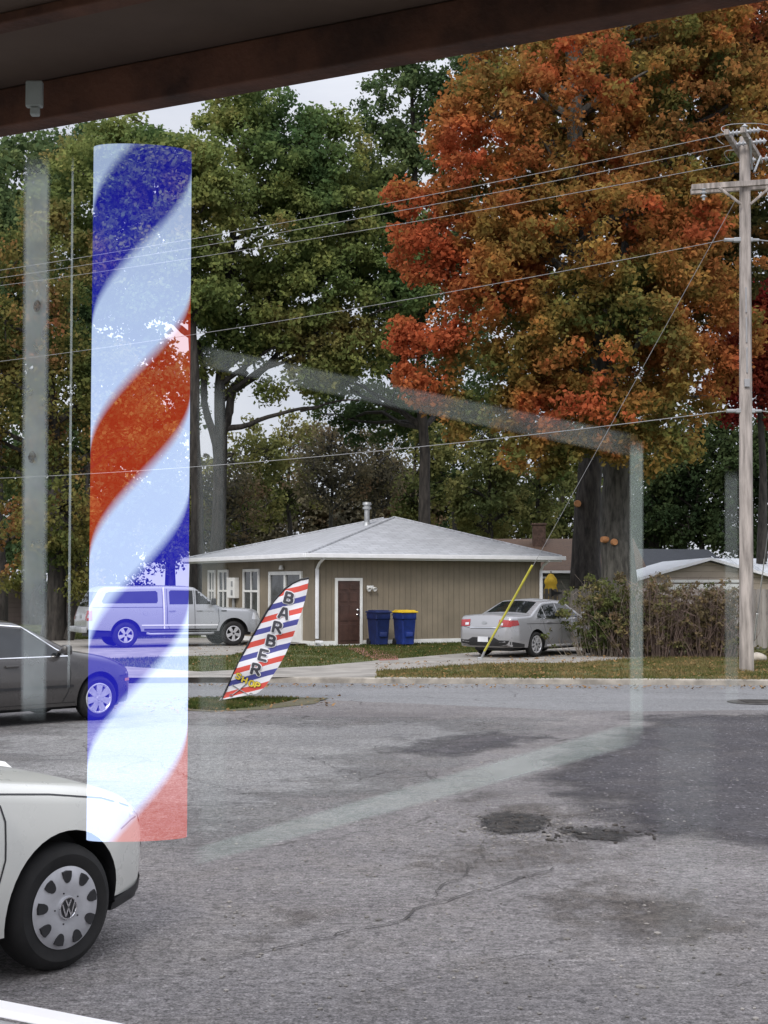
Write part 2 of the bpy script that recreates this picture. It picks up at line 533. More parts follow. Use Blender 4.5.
def rubble():
    bm = BM()
    rr = random.Random(8)
    for _ in range(170):
        if rr.random() < .6: c = gp(rr.gauss(514, 15), rr.gauss(824, 4.5), 0)
        else: c = gp(rr.uniform(548, 655), rr.gauss(835, 3.5), 0)
        s = rr.uniform(.008, .026)
        Mx = Matrix.Translation(c + Vector((0, 0, .008))) @ Matrix.Rotation(rr.uniform(0, 6), 4, 'Z') @ Matrix.Diagonal((s * rr.uniform(.7, 1.5), s, s * rr.uniform(.25, .6), 1))
        r = bmesh.ops.create_icosphere(bm, subdivisions=1, radius=1, matrix=Mx)
        for v in r['verts']: v.co += Vector((rr.gauss(0, .2), rr.gauss(0, .2), rr.gauss(0, .15))) * s
    o = obj('broken_asphalt', bm, mat('broken_chunk', (.040, .034, .030), .95, var=.6, scale=6))
    o['kind'] = 'stuff'
rubble()
# white stripe at the edge of the lot
struct('parking_stripe', sheet([gp(-90, 745), gp(5, 762), gp(12, 768), gp(-90, 752)], .004), M['white'])

# far side of the street
ka, kb = gp(205, 677, .1), gp(768, 680, .1)
kd = (kb - ka).normalized()
kn = Vector((-kd.y, kd.x, 0))
A, B = ka - kd * 60, ka + kd * 60
bm = BM()
prof = [(0, -.03), (.015, .085), (.04, .104), (.16, .108), (.16, -.03)]
rows = []
kk = 420
for i in range(kk + 1):
    p = A.lerp(B, i / kk)
    j = noise.noise(Vector((i * .35, 1, 1))) * .014 + max(0, noise.noise(Vector((i * 1.3, 4, 1))) - .25) * -.05
    rows.append([bm.verts.new((p + kn * (o + (j if o < .1 else 0))).to_tuple()[:2] + (z + j * .4,)) for o, z in prof])
for a, b in zip(rows, rows[1:]):
    for q in range(len(prof) - 1): bm.faces.new((a[q], b[q], b[q + 1], a[q + 1]))
struct('kerb', bm, M['kerb'])
C1, C2 = A + kn * .14, B + kn * .14
struct('lawn', sheet([C1, C2, C2 + kn * 150, C1 + kn * 150], .1), M['lawn'])
drive = [gp(-150, 679, .1), gp(377, 677, .1), gp(377, 671, .1), gp(480, 664, .1), gp(575, 663, .1), gp(660, 657, .1), gp(680, 648, .1), gp(560, 647, .1), gp(480, 652, .1), gp(385, 660, .1), gp(320, 666, .1), gp(200, 672, .1), gp(60, 662, .1), gp(-150, 664, .1)]
struct('driveway', sheet(drive, .106, .05, .3, 3), M['concrete'])
struct('driveway', sheet([gp(40, 640, .1), gp(262, 637, .1), gp(262, 648, .1), gp(230, 655, .1), gp(40, 660, .1)], .103, .05, .4, 13), M['concrete'])
def brickmat():
    m, nt, b = base('brick_paving')
    v = coords(nt)
    br = _n(nt, 'ShaderNodeTexBrick')
    br.inputs['Scale'].default_value = 4
    br.inputs['Color1'].default_value = (.28, .10, .07, 1)
    br.inputs['Color2'].default_value = (.20, .075, .055, 1)
    br.inputs['Mortar'].default_value = (.16, .13, .11, 1)
    nt.links.new(v, br.inputs['Vector'])
    nt.links.new(br.outputs['Color'], b.inputs['Base Color'])
    b.inputs['Roughness'].default_value = .9
    return m
struct('path', sheet([gp(345, 648, .1), gp(372, 648, .1), gp(398, 655, .1), gp(398, 660, .1), gp(380, 661, .1), gp(360, 654, .1)], .110, .03, .3, 8), brickmat())
struct('verge', sheet([gp(186, 710), gp(188, 699), gp(250, 697), gp(330, 698), gp(318, 704), gp(262, 710), gp(215, 712)], .006, .12, .15, 2), M['verge'])
bm = BM()
mh = gp(757, 702)
lathe(bm, [(0.0001, .004), (.36, .004), (.37, .0), (.47, .0), (.49, -.01)], 32, 'z')
for k in range(-3, 4):
    box(bm, (-.25, k * .09 - .02, .003), (.25, k * .09 + .02, .012))
o = obj('manhole_cover', bm, mat('iron', (.06, .055, .05), .7, .4, var=.4))
o.location = mh + Vector((0, 0, .008))
tag(o, 'round iron manhole cover set in the street near the utility pole', 'manhole cover')

# ---- grass and fallen leaves (beyond counting)
def inpoly(P, q):
    x, y = q
    c = False
    n = len(P)
    for i in range(n):
        a, b = P[i], P[(i + 1) % n]
        if (a[1] > y) != (b[1] > y) and x < (b[0] - a[0]) * (y - a[1]) / (b[1] - a[1]) + a[0]: c = not c
    return c
drv2 = [(p.x, p.y) for p in drive]
pad = [tuple(gp(*q, .1)[:2]) for q in ((40, 640), (262, 637), (262, 648), (230, 656), (40, 661))]
def tri_mesh(name, P, T, m, attrs=None, kind=None, parent=None, quads=False):
    me = bpy.data.meshes.new(name)
    k = 4 if quads else 3
    nv, nf = len(P), len(T)
    me.vertices.add(nv)
    me.vertices.foreach_set('co', P.astype(np.float32).ravel())
    me.loops.add(nf * k)
    me.loops.foreach_set('vertex_index', T.astype(np.int32).ravel())
    me.polygons.add(nf)
    me.polygons.foreach_set('loop_start', np.arange(0, nf * k, k, dtype=np.int32))
    for an, av in (attrs or {}).items():
        a = me.attributes.new(an, 'FLOAT', 'FACE')
        a.data.foreach_set('value', av.astype(np.float32))
    me.update(calc_edges=True)
    me.validate()
    o = link(name, me, m, parent)
    if kind: o['kind'] = kind
    return o
def blades(name, poly, n, hgt, z0, m, excl=None, thin=.35):
    xs = [p[0] for p in poly]
    ys = [p[1] for p in poly]
    pts = []
    while len(pts) < n:
        q = (RNG.uniform(min(xs), max(xs)), RNG.uniform(min(ys), max(ys)))
        if not inpoly(poly, q): continue
        if excl and any(inpoly(e, q) for e in excl): continue
        if noise.noise(Vector((q[0] * .8, q[1] * .8, 3))) < -thin + RNG.uniform(-.3, .3): continue
        pts.append(q)
    pts = np.array(pts)
    a = RNG.uniform(0, 2 * PI, n)
    h = hgt * RNG.uniform(.4, 1.2, n)
    w = RNG.uniform(.006, .014, n)
    dx, dy = np.cos(a) * w, np.sin(a) * w
    b0 = np.stack([pts[:, 0] - dx, pts[:, 1] - dy, np.full(n, z0)], 1)
    b1 = np.stack([pts[:, 0] + dx, pts[:, 1] + dy, np.full(n, z0)], 1)
    tp = np.stack([pts[:, 0] + RNG.normal(0, .35, n) * h, pts[:, 1] + RNG.normal(0, .35, n) * h, z0 + h], 1)
    P = np.stack([b0, b1, tp], 1).reshape(-1, 3)
    T = np.arange(3 * n).reshape(-1, 3)
    return tri_mesh(name, P, T, m, {'leaf': RNG.uniform(0, 1, n), 'hue': np.zeros(n)}, 'stuff')
M['blade'] = leafmat('grass_blade', [(.045, .065, .02), (.075, .095, .03), (.13, .115, .05)], 1.2, .2, .6)
M['blade_dry'] = leafmat('dry_grass_blade', [(.08, .10, .03), (.16, .14, .06), (.24, .18, .09)], 1.2, .2, .6)
g2 = lambda px, py: tuple(gp(px, py, .1)[:2])
blades('grass', [g2(-10, 672), g2(372, 672), g2(372, 645), g2(60, 632), g2(-10, 632)], 22000, .07, .1, M['blade'], [drv2, pad])
blades('grass', [g2(375, 678), g2(800, 680), g2(800, 652), g2(375, 662)], 26000, .07, .1, M['blade_dry'], [drv2])
blades('grass', [g2(375, 660), g2(500, 655), g2(500, 641), g2(360, 645)], 12000, .06, .1, M['blade'], [drv2])
blades('grass', [tuple(gp(*p)[:2]) for p in ((188, 709), (190, 700), (250, 698), (300, 699), (262, 707), (215, 711))], 7000, .06, .006, M['blade'])
def litter(name, regions, m):
    P, n = [], 0
    lv = []
    for poly, k, z in regions:
        xs = [p[0] for p in poly]
        ys = [p[1] for p in poly]
        c = 0
        while c < k:
            q = (RNG.uniform(min(xs), max(xs)), RNG.uniform(min(ys), max(ys)))
            if not inpoly(poly, q): continue
            c += 1
            s = RNG.uniform(.02, .048)
            a = RNG.uniform(0, 6.3)
            t = RNG.normal(0, .3, 2)
            for da, ss in ((0, 1), (1.3, .6), (3.14, .9), (4.5, .6)):
                x, y = math.cos(a + da) * s * ss, math.sin(a + da) * s * ss
                P.append((q[0] + x, q[1] + y, z + .02 + max(-.015, x * t[0] + y * t[1])))
            n += 1
    P = np.array(P)
    return tri_mesh(name, P, np.arange(4 * n).reshape(-1, 4), m, {'leaf': RNG.uniform(0, 1, n), 'hue': RNG.uniform(0, 1, n)}, 'stuff', quads=True)
M['litter'] = leafmat('fallen_leaf', [(.15, .075, .035), (.20, .12, .05), (.27, .17, .08)], 2.0, .1, .6)
litter('fallen_leaves', [([g2(375, 679), g2(800, 681), g2(800, 650), g2(375, 664)], 1500, .12),
                         ([g2(190, 670), g2(380, 662), g2(380, 646), g2(190, 645)], 420, .13),
                         ([g2(385, 656), g2(620, 664), g2(620, 645), g2(385, 643)], 330, .12),
                         ([g2(180, 682), g2(800, 685), g2(800, 681.5), g2(180, 679)], 420, .0),
                         ([tuple(gp(*p)[:2]) for p in ((60, 712), (190, 698), (340, 697), (340, 708), (200, 716))], 240, .01)], M['litter'])
# ================================================================= buildings
def siding(name, col, period=.2, horizontal=False, var=.14):
    m, nt, b = base(name)
    v = coords(nt)
    w = _n(nt, 'ShaderNodeTexWave', wave_type='BANDS', bands_direction='Z' if horizontal else 'X', wave_profile='SAW')
    # both wall directions get grooves: use x + y of the object's own space
    sep = _n(nt, 'ShaderNodeSeparateXYZ')
    nt.links.new(v, sep.inputs[0])
    s = sep.outputs['Z'] if horizontal else math_(nt, 'ADD', sep.outputs['X'], sep.outputs['Y'])
    fr = math_(nt, 'FRACT', math_(nt, 'DIVIDE', s, period))
    nt.nodes.remove(w)
    gro = ramp(nt, fr, [(0, (0,) * 3), (.04, (0,) * 3), (.10, (1,) * 3), (.95, (1,) * 3), (1, (0,) * 3)])
    f = nz(nt, v, .8, 6, .65)
    lo, hi = tuple(c * (1 - var) for c in col), tuple(c * (1 + var) for c in col)
    c = ramp(nt, f, [(.3, lo), (.7, hi)])
    v2 = coords(nt, (3, 3, .35))
    c = mixc(nt, ramp(nt, nz(nt, v2, 1.6, 5, .7), [(.5, (0,) * 3), (.8, (.35,) * 3)]), c, tuple(k * .7 for k in col))
    c = mixc(nt, math_(nt, 'MULTIPLY', math_(nt, 'SUBTRACT', 1.0, gro), .32), c, tuple(k * .5 for k in col))
    nt.links.new(c, b.inputs['Base Color'])
    b.inputs['Roughness'].default_value = .75
    bump(nt, b, gro, .8, .015)
    return m
def shingle(name, col, var=.15, row=.16):
    m, nt, b = base(name)
    v = coords(nt)
    br = _n(nt, 'ShaderNodeTexBrick')
    br.inputs['Scale'].default_value = 1 / row / 4
    br.inputs['Mortar Size'].default_value = .03
    br.inputs['Color1'].default_value = (*[k * 1.06 for k in col], 1)
    br.inputs['Color2'].default_value = (*[k * .9 for k in col], 1)
    br.inputs['Mortar'].default_value = (*[k * .80 for k in col], 1)
    nt.links.new(v, br.inputs['Vector'])
    f = nz(nt, v, 1.2, 6, .7)
    c = mixc(nt, .8, br.outputs['Color'], ramp(nt, f, [(.3, (1 - var,) * 3), (.7, (1 + var,) * 3)]), 'MULTIPLY')
    nt.links.new(c, b.inputs['Base Color'])
    b.inputs['Roughness'].default_value = .85
    bump(nt, b, nz(nt, v, 45, 3), .3, .01)
    return m
M['siding'] = siding('siding_taupe', (.225, .187, .135), var=.2)
M['roof_pale'] = shingle('shingle_pale', (.40, .41, .435), .16, .2)
M['roof_brown'] = shingle('shingle_brown', (.110, .064, .040))
M['roof_navy'] = shingle('shingle_navy', (.035, .039, .047))
M['roof_white'] = mat('roof_white', (.66, .68, .71), .5, var=.08)
M['siding_beige'] = siding('siding_beige', (.36, .305, .25), .22, True)
M['siding_green'] = siding('siding_green', (.10, .10, .08), .22, True)
M['siding_rose'] = siding('siding_rose', (.24, .19, .175), .22, True)
M['siding_white'] = siding('siding_white', (.6, .58, .52), .22, True)

def frame_box(bm, x0, x1, z0, z1, w, y0, y1):
    box(bm, (x0, y0, z0), (x0 + w, y1, z1), .004)
    box(bm, (x1 - w, y0, z0), (x1, y1, z1), .004)
    box(bm, (x0 + w + .001, y0, z1 - w), (x1 - w - .001, y1, z1), .004)
    box(bm, (x0 + w + .001, y0, z0), (x1 - w - .001, y1, z0 + w), .004)

# ---- the garage-like house with the hip roof
ANG = math.radians(29)
hc = gp(314, 646, .1)
U, V = Vector((math.cos(ANG), math.sin(ANG), 0)), Vector((-math.sin(ANG), math.cos(ANG), 0))
WF = on_plane(541, 600, hc, U)[0]
WS = 9.2
house = thing('house', 'tan board-sided house with pale grey hip roof and brown front door', 'house', hc, ANG)
ZE = 2.62
bm = BM()
box(bm, (0, 0, -.2), (WF, WS, ZE))
obj('wall', bm, M['siding'], house)
# roof: thick hip
ov, rz = .50, 1.58
bm = BM()
x0, x1, y0, y1 = -ov, WF + ov, -ov, WS + ov
zb, zt = ZE, ZE + .17
lo = [bm.verts.new(p) for p in ((x0, y0, zb), (x1, y0, zb), (x1, y1, zb), (x0, y1, zb))]
hi = [bm.verts.new((v.co.x, v.co.y, zt)) for v in lo]
r0, r1 = bm.verts.new((WF * .61, WS * .45, zt + rz - .17)), bm.verts.new((WF * .61, WS * .53, zt + rz - .17))
bm.faces.new(lo[::-1])
fas = []
for i in range(4): fas.append(bm.faces.new((lo[i], lo[(i + 1) % 4], hi[(i + 1) % 4], hi[i])))
bm.faces.new((hi[0], hi[1], r0))
bm.faces.new((hi[1], hi[2], r1, r0))
bm.faces.new((hi[2], hi[3], r1))
bm.faces.new((hi[3], hi[0], r0, r1))
for f in fas: f.material_index = 1
roof = obj('roof', bm, [M['roof_pale'], M['white']], house)
# gutter round the eaves
bm = BM()
box(bm, (x0 - .10, y0 - .11, zt - .12), (x1 + .10, y0 - .004, zt + .012), .015)
box(bm, (x0 - .11, y0 - .004 + .002, zt - .12), (x0 - .004, y1, zt + .012), .015)
obj('gutter', bm, M['white_metal'], house)
bm = BM()
for a in ((x0, y0), (x1, y0), (x0, y1)):
    tube(bm, [(a[0], a[1], zt + .01), (WF * .61, WS * (.45 if a[1] < 0 else .53), zt + rz - .165)], .045, 6)
obj('hip_cap', bm, M['roof_pale'], roof)
bm = BM()
fx = WF * .47
lathe(bm, [(.0001, 0), (.16, 0), (.11, .16), (.09, .18), (.09, .62), (.15, .63), (.15, .70), (.11, .71), (.11, .76), (.16, .78), (.14, .86), (.0001, .88)], 16, 'z', Matrix.Translation((fx, WS * .43, zt + (rz - .17) * (fx + ov) / (WF * .61 + ov) - .08)))
obj('vent_pipe', bm, M['galv'], house, smooth=True)
# white base board
bm = BM()
box(bm, (-.02, -.025, -.05), (WF + .02, -.002, .14), .004)
box(bm, (-.025, -.003, -.05), (-.002, WS, .14), .004)
obj('base_board', bm, M['white'], house)
# corner boards and downspouts
def downspout(px, dx):
    bm = BM()
    z0 = .12
    box(bm, (dx - .05, -.115, z0 + .1), (dx + .05, -.035, 2.35), .015)
    box(bm, (dx - .05, -.42, z0 - .04), (dx + .05, -.04, z0 + .05), .015, Matrix.Translation((0, 0, 0)))
    tube(bm, [(dx, -.07, 2.33), (dx, -.22, 2.5), (dx, -ov - .05, 2.66)], .045, 8)
    obj('downspout', bm, M['white_metal'], house, smooth=True)
downspout(318, .06)
downspout(533, WF - .05)
# brown front door
s0, zd0 = on_plane(334.5, 646, hc, U)
s1, zd1 = on_plane(362, 578, hc, U)
zd1 = zd1 - .1
bm = BM()
frame_box(bm, s0, s1, -.06, zd1, .09, -.05, -.003)
door = obj('door', bm, M['white'], house)
bm = BM()
a, b_, zl, zh = s0 + .092, s1 - .092, .02, zd1 - .092
box(bm, (a, -.030, zl), (b_, -.004, zh))
w = (b_ - a)
for row, (p, q) in enumerate(((.06, .32), (.37, .62), (.67, .82), (.86, .95))):
    for c0, c1 in ((.10, .46), (.54, .90)):
        box(bm, (a + w * c0, -.042, zl + (zh - zl) * p), (a + w * c1, -.031, zl + (zh - zl) * q), .008)
leafd = obj('door_leaf', bm, M['door_brown'], door)
bm = BM()
for zz, nm in ((.93, 'handle'), (1.08, 'lock')):
    bm = BM()
    lathe(bm, [(.0001, 0), (.03, 0), (.03, -.02), (.018, -.03), (.03, -.05), (.028, -.08), (.0001, -.085)], 12, 'y', Matrix.Translation((b_ - .09, -.03, zz)))
    obj(nm, bm, M['chrome'], door, smooth=True)
# wall lamp beside the door
ls, lz = on_plane(370, 587.5, hc, U)
bm = BM()
box(bm, (ls - .12, -.02, lz - .16), (ls + .12, -.003, lz - .04), .01)
for q in (-.10, .10):
    lathe(bm, [(.0001, 0), (.03, 0), (.075, -.12), (.07, -.13), (.0001, -.10)], 12, 'y', Matrix.Translation((ls + q, -.04, lz - .10)) @ Matrix.Rotation(.5, 4, 'X'))
obj('wall_lamp', bm, M['white'], house, smooth=True)
# darker upright streaks sit in the siding material; left wall openings:
def side_win(px0, px1, z0, z1, nm='window', mull=True):
    s0, _ = on_plane(px0, 590, hc, V)
    s1, _ = on_plane(px1, 590, hc, V)
    s0, s1 = min(s0, s1), max(s0, s1)
    R = Matrix(((0, 1, 0, 0), (1, 0, 0, 0), (0, 0, 1, 0), (0, 0, 0, 1)))   # build on x, lay along y facing -x
    bm = BM()
    frame_box(bm, s0, s1, z0, z1, .09, -.06, -.003)
    if mull:
        zm = z0 + (z1 - z0) * .55
        box(bm, (s0 + .091, -.05, zm - .035), (s1 - .091, -.01, zm + .035))
        box(bm, ((s0 + s1) / 2 - .03, -.045, z0 + .091), ((s0 + s1) / 2 + .03, -.012, zm - .036))
        box(bm, ((s0 + s1) / 2 - .03, -.045, zm + .036), ((s0 + s1) / 2 + .03, -.012, z1 - .091))
    for v in bm.verts: v.co = R @ v.co
    wdw = obj(nm, bm, M['white'], house)
    bm = BM()
    box(bm, (s0 + .05, -.012, z0 + .05), (s1 - .05, -.004, z1 - .05))
    for v in bm.verts: v.co = R @ v.co
    obj('pane', bm, M['glass_win'], wdw)
side_win(244, 260, .75, 2.38)
side_win(219, 229, .75, 2.38)
side_win(209, 216, .75, 2.38)
# entry on the left wall: wide pale frame, storm door
s1, _ = on_plane(270, 600, hc, V)
s0, _ = on_plane(303, 600, hc, V)
R = Matrix(((0, 1, 0, 0), (1, 0, 0, 0), (0, 0, 1, 0), (0, 0, 0, 1)))
bm = BM()
frame_box(bm, s0, s1, -.05, 2.28, .11, -.07, -.003)
box(bm, ((s0 + s1) / 2 - .06, -.065, .05), ((s0 + s1) / 2 + .06, -.004, 2.16))
box(bm, (s0 + .112, -.05, .07), ((s0 + s1) / 2 - .062, -.006, 1.0))
for v in bm.verts: v.co = R @ v.co
ent = obj('door', bm, M['white'], house)
bm = BM()
box(bm, (s0 + .1, -.02, .08), (s1 - .1, -.004, 2.2))
for v in bm.verts: v.co = R @ v.co
obj('pane', bm, M['glass_win'], ent)
bm = BM()
sm, _ = on_plane(235.5, 590, hc, V)
box(bm, (-.19, sm - .34, 1.40), (-.004, sm + .34, 2.1), .02)
obj('meter_box', bm, M['white'], house)
bm = BM()
for q in (1.5, 1.8): box(bm, (-.2, sm - .2, q), (-.188, sm - .05, q + .18), .01)
box(bm, (-.1, sm - .04, .1), (-.02, sm + .06, 1.395), .015)
obj('conduit', bm, M['galv'], house)
bm = BM()
sl, _ = on_plane(284, 590, hc, V)
lathe(bm, [(.0001, 0), (.05, 0), (.09, -.12), (.0001, -.14)], 12, 'z', Matrix.Translation((-.1, sl, 2.47)))
obj('wall_lamp', bm, M['white'], house, smooth=True)
struct('threshold', sheet([hc + V * (s0 - .3) - U * 1.3, hc + V * (s1 + .3) - U * 1.3, hc + V * (s1 + .3), hc + V * (s0 - .3)], .16), M['concrete'])

# ---- simple gabled house: ridge along local x
def gable(name, label, loc, rot, L, W, ze, zr, wall, roof, trim, ov=.35, cat='house'):
    t = thing(name, label, cat, loc, rot)
    bm = BM()
    prism(bm, [(-W / 2, -.2), (W / 2, -.2), (W / 2, ze), (0, zr - .05), (-W / 2, ze)], L, Matrix.Rotation(-PI / 2, 4, 'Z') @ Matrix.Translation((0, -L / 2, 0)))
    obj('wall', bm, wall, t)
    bm = BM()
    sl = (zr - ze) / (W / 2)
    for s in (-1, 1):
        e = W / 2 + ov
        q = [(-L / 2 - ov, s * e, ze - sl * ov), (L / 2 + ov, s * e, ze - sl * ov), (L / 2 + ov, s * .002, zr), (-L / 2 - ov, s * .002, zr)]
        a = [bm.verts.new(p) for p in q]
        b = [bm.verts.new((p[0], p[1], p[2] + .10)) for p in q]
        bm.faces.new(a[::-1])
        bm.faces.new(b)
        for i in range(4):
            f = bm.faces.new((a[i], a[(i + 1) % 4], b[(i + 1) % 4], b[i]))
            f.material_index = 1
    obj('roof', bm, [roof, trim], t)
    return t
# brown roofed house behind the fence
p = pt(585, 560, 62)
p = pt(562, 560, 62)
h2 = gable('house', 'low dark house with brown shingle roof and small chimney behind the trunks', (p.x, 62, 0), math.radians(-3), 5.6, 8.5, 2.55, 3.9, M['siding_green'], M['roof_brown'], M['white'])
bm = BM()
q = pt(543, 545, 60)
lx = q.x - p.x
box(bm, (lx - .28, -1.2, 3.2), (lx + .28, -.6, 4.55), .02)
box(bm, (lx - .33, -1.25, 4.552), (lx + .33, -.55, 4.64), .02)
obj('chimney', bm, mat('chimney_brick', (.09, .055, .042), .9, var=.35, scale=12), h2)
for k, wx in enumerate((-1.5, .6, 2.0)):
    bm = BM()
    frame_box(bm, wx - .6, wx + .6, 1.0, 2.3, .08, -4.31, -4.252)
    wd = obj('window', bm, M['white'], h2)
    bm = BM()
    box(bm, (wx - .54, -4.27, 1.06), (wx + .54, -4.254, 2.24))
    obj('pane', bm, M['glass_win'], wd)
# navy roofed house, pale gable
p = pt(662, 560, 74)
h3 = gable('house', 'house with dark slate blue roof and cream gable end between trunk and garage', (p.x, 74, 0), math.radians(14), 4.6, 7, 2.4, 3.75, M['siding_white'], M['roof_navy'], M['white'])
bm = BM()
frame_box(bm, -1, 1, 1.0, 2.2, .08, -3.57, -3.502)
wd = obj('window', bm, M['white'], h3)
bm = BM()
box(bm, (-.95, -3.53, 1.05), (.95, -3.504, 2.15))
obj('pane', bm, M['glass_win'], wd)
# beige garage
D3 = 50
p = pt(709, 556, D3)
W3 = 2 * (709 - 640) / F * D3
zr, ze = p.z - .16, pt(640, 577, D3).z - .1
gar = gable('garage', 'beige garage with white metal roof and white overhead door behind the plank fence', (p.x, D3 + 4, 0), math.radians(90), 8, W3, ze, zr, M['siding_beige'], M['roof_white'], M['white_metal'], .3, 'garage')
bm = BM()
gx0, gx1 = (670 - 709) / F * D3, (740 - 709) / F * D3
# local: gable front faces local -x ; local y runs to world -x
box(bm, (-4.06, -gx1, -.1), (-4.003, -gx0, pt(700, 584, D3).z), .01)
for k in range(1, 4): box(bm, (-4.075, -gx1 + .05, .5 * k - .012), (-4.062, -gx0 - .05, .5 * k + .012))
gd = obj('garage_door', bm, M['white'], gar)
bm = BM()
frame_box(bm, gx0 - .12, gx1 + .12, -.2, pt(700, 582, D3).z + .08, .1, -.09, -.003)
for v in bm.verts: v.co = Vector((-4.0 + v.co.y, -v.co.x, v.co.z))
obj('door_frame', bm, M['white'], gd)
bm = BM()
frame_box(bm, (643 - 709) / F * D3, (663 - 709) / F * D3, .7, pt(650, 583, D3).z, .07, -.06, -.003)
for v in bm.verts: v.co = Vector((-4.0 + v.co.y, -v.co.x, v.co.z))
wd = obj('window', bm, M['white'], gar)
bm = BM()
box(bm, (-4.02, -(663 - 709) / F * D3 - .68, .75), (-4.004, -(643 - 709) / F * D3 - .05, pt(650, 583, D3).z - .05))
obj('pane', bm, M['glass_win'], wd)
# the neighbouring shed with a broad white metal roof
p = pt(790, 556, 57)
sh = gable('shed', 'long shed with ribbed white metal roof right of the beige garage', (p.x + 1.2, 57, 0), 0, 9, 7, 2.2, pt(790, 557, 57).z - .16, M['siding_beige'], M['roof_white'], M['white_metal'], .3, 'shed')
bm = BM()
zz = pt(790, 557, 57).z - .16
for k in range(15):
    x = -4.4 + k * .63
    tube(bm, [(x, -3.75, 2.2 - .03 - (zz - 2.2) / 3.5 * .3 + .22), (x, -.02, zz + .17)], .025, 5)
obj('roof_rib', bm, M['roof_white'], sh)
# house at the far left
p = pt(8, 576, 66)
h5 = gable('house', 'rose grey house with pale roof behind the leaning street tree at far left', (p.x - 1.5, 69, 0), math.radians(62), 10, 6.4, 2.0, pt(14, 577, 66).z - .3, M['siding_rose'], M['roof_white'], M['white'])
bm = BM()
frame_box(bm, -.9, .9, .8, 1.95, .1, -.06, -.003)
for v in bm.verts: v.co = Vector((-5.0 + v.co.y, -v.co.x, v.co.z))
wd = obj('window', bm, M['white'], h5)
bm = BM()
box(bm, (-5.02, -.85, .85), (-5.004, .85, 1.9))
obj('pane', bm, M['glass_win'], wd)
p = pt(35, 600, 62)
# ---- plank fences
def fence(label, a, b, h, seed, posts=True):
    rr = random.Random(seed)
    d = b - a
    L = d.length
    t = thing('wooden_fence', label, 'fence', a, math.atan2(d.y, d.x))
    bm = BM()
    x = 0
    while x < L - .14:
        hh = h + rr.uniform(-.03, .02)
        y = rr.uniform(-.008, .008)
        prism(bm, [(x, .03), (x + .135, .03), (x + .135, hh - .04), (x + .105, hh), (x + .03, hh), (x, hh - .04)], .02, Matrix.Translation((0, y, 0)))
        x += .143 + rr.uniform(0, .008)
    obj('plank_panel', bm, M['wood_grey'], t)
    bm = BM()
    for z in (.3, 1.0, h - .25): box(bm, (0, .03, z), (L, .07, z + .085))
    obj('rail', bm, M['wood_grey'], t)
    for k in range(int(L / 2.4) + 1):
        bm = BM()
        box(bm, (k * 2.4, .072, -.1), (k * 2.4 + .09, .16, h + .05), .006)
        obj('post', bm, M['wood_grey'], t)
    return t
z1 = Vector((0, 0, .1))
fl = fence('weathered grey plank fence with black gate hinge behind the silver sedan', Vector((pt(523, 600, 48.2).x, 48.2, .1)), Vector((pt(640, 600, 47.6).x, 47.6, .1)), 1.72, 1)
bm = BM()
q = pt(556, 597, 48)
hx = (q.x - fl.location.x)
prism(bm, [(hx - .14, 1.44), (hx - .14, 1.72), (hx - .02, 1.63), (hx + .22, 1.60), (hx + .22, 1.56), (hx - .02, 1.53)], .03, Matrix.Translation((0, -.05, -.0)))
obj('gate_hinge', bm, M['black'], fl)
bm = BM()
box(bm, (-.12, -.02, 0), (.10, .05, 1.74), .01)
obj('end_post', bm, mat('cedar', (.30, .19, .11), .8, var=.2), fl)
fence('weathered grey plank fence running behind the brown shrubs and utility pole', Vector((pt(636, 600, 42).x, 42, .1)), Vector((pt(850, 600, 39.5).x, 39.5, .1)), 1.74, 2)

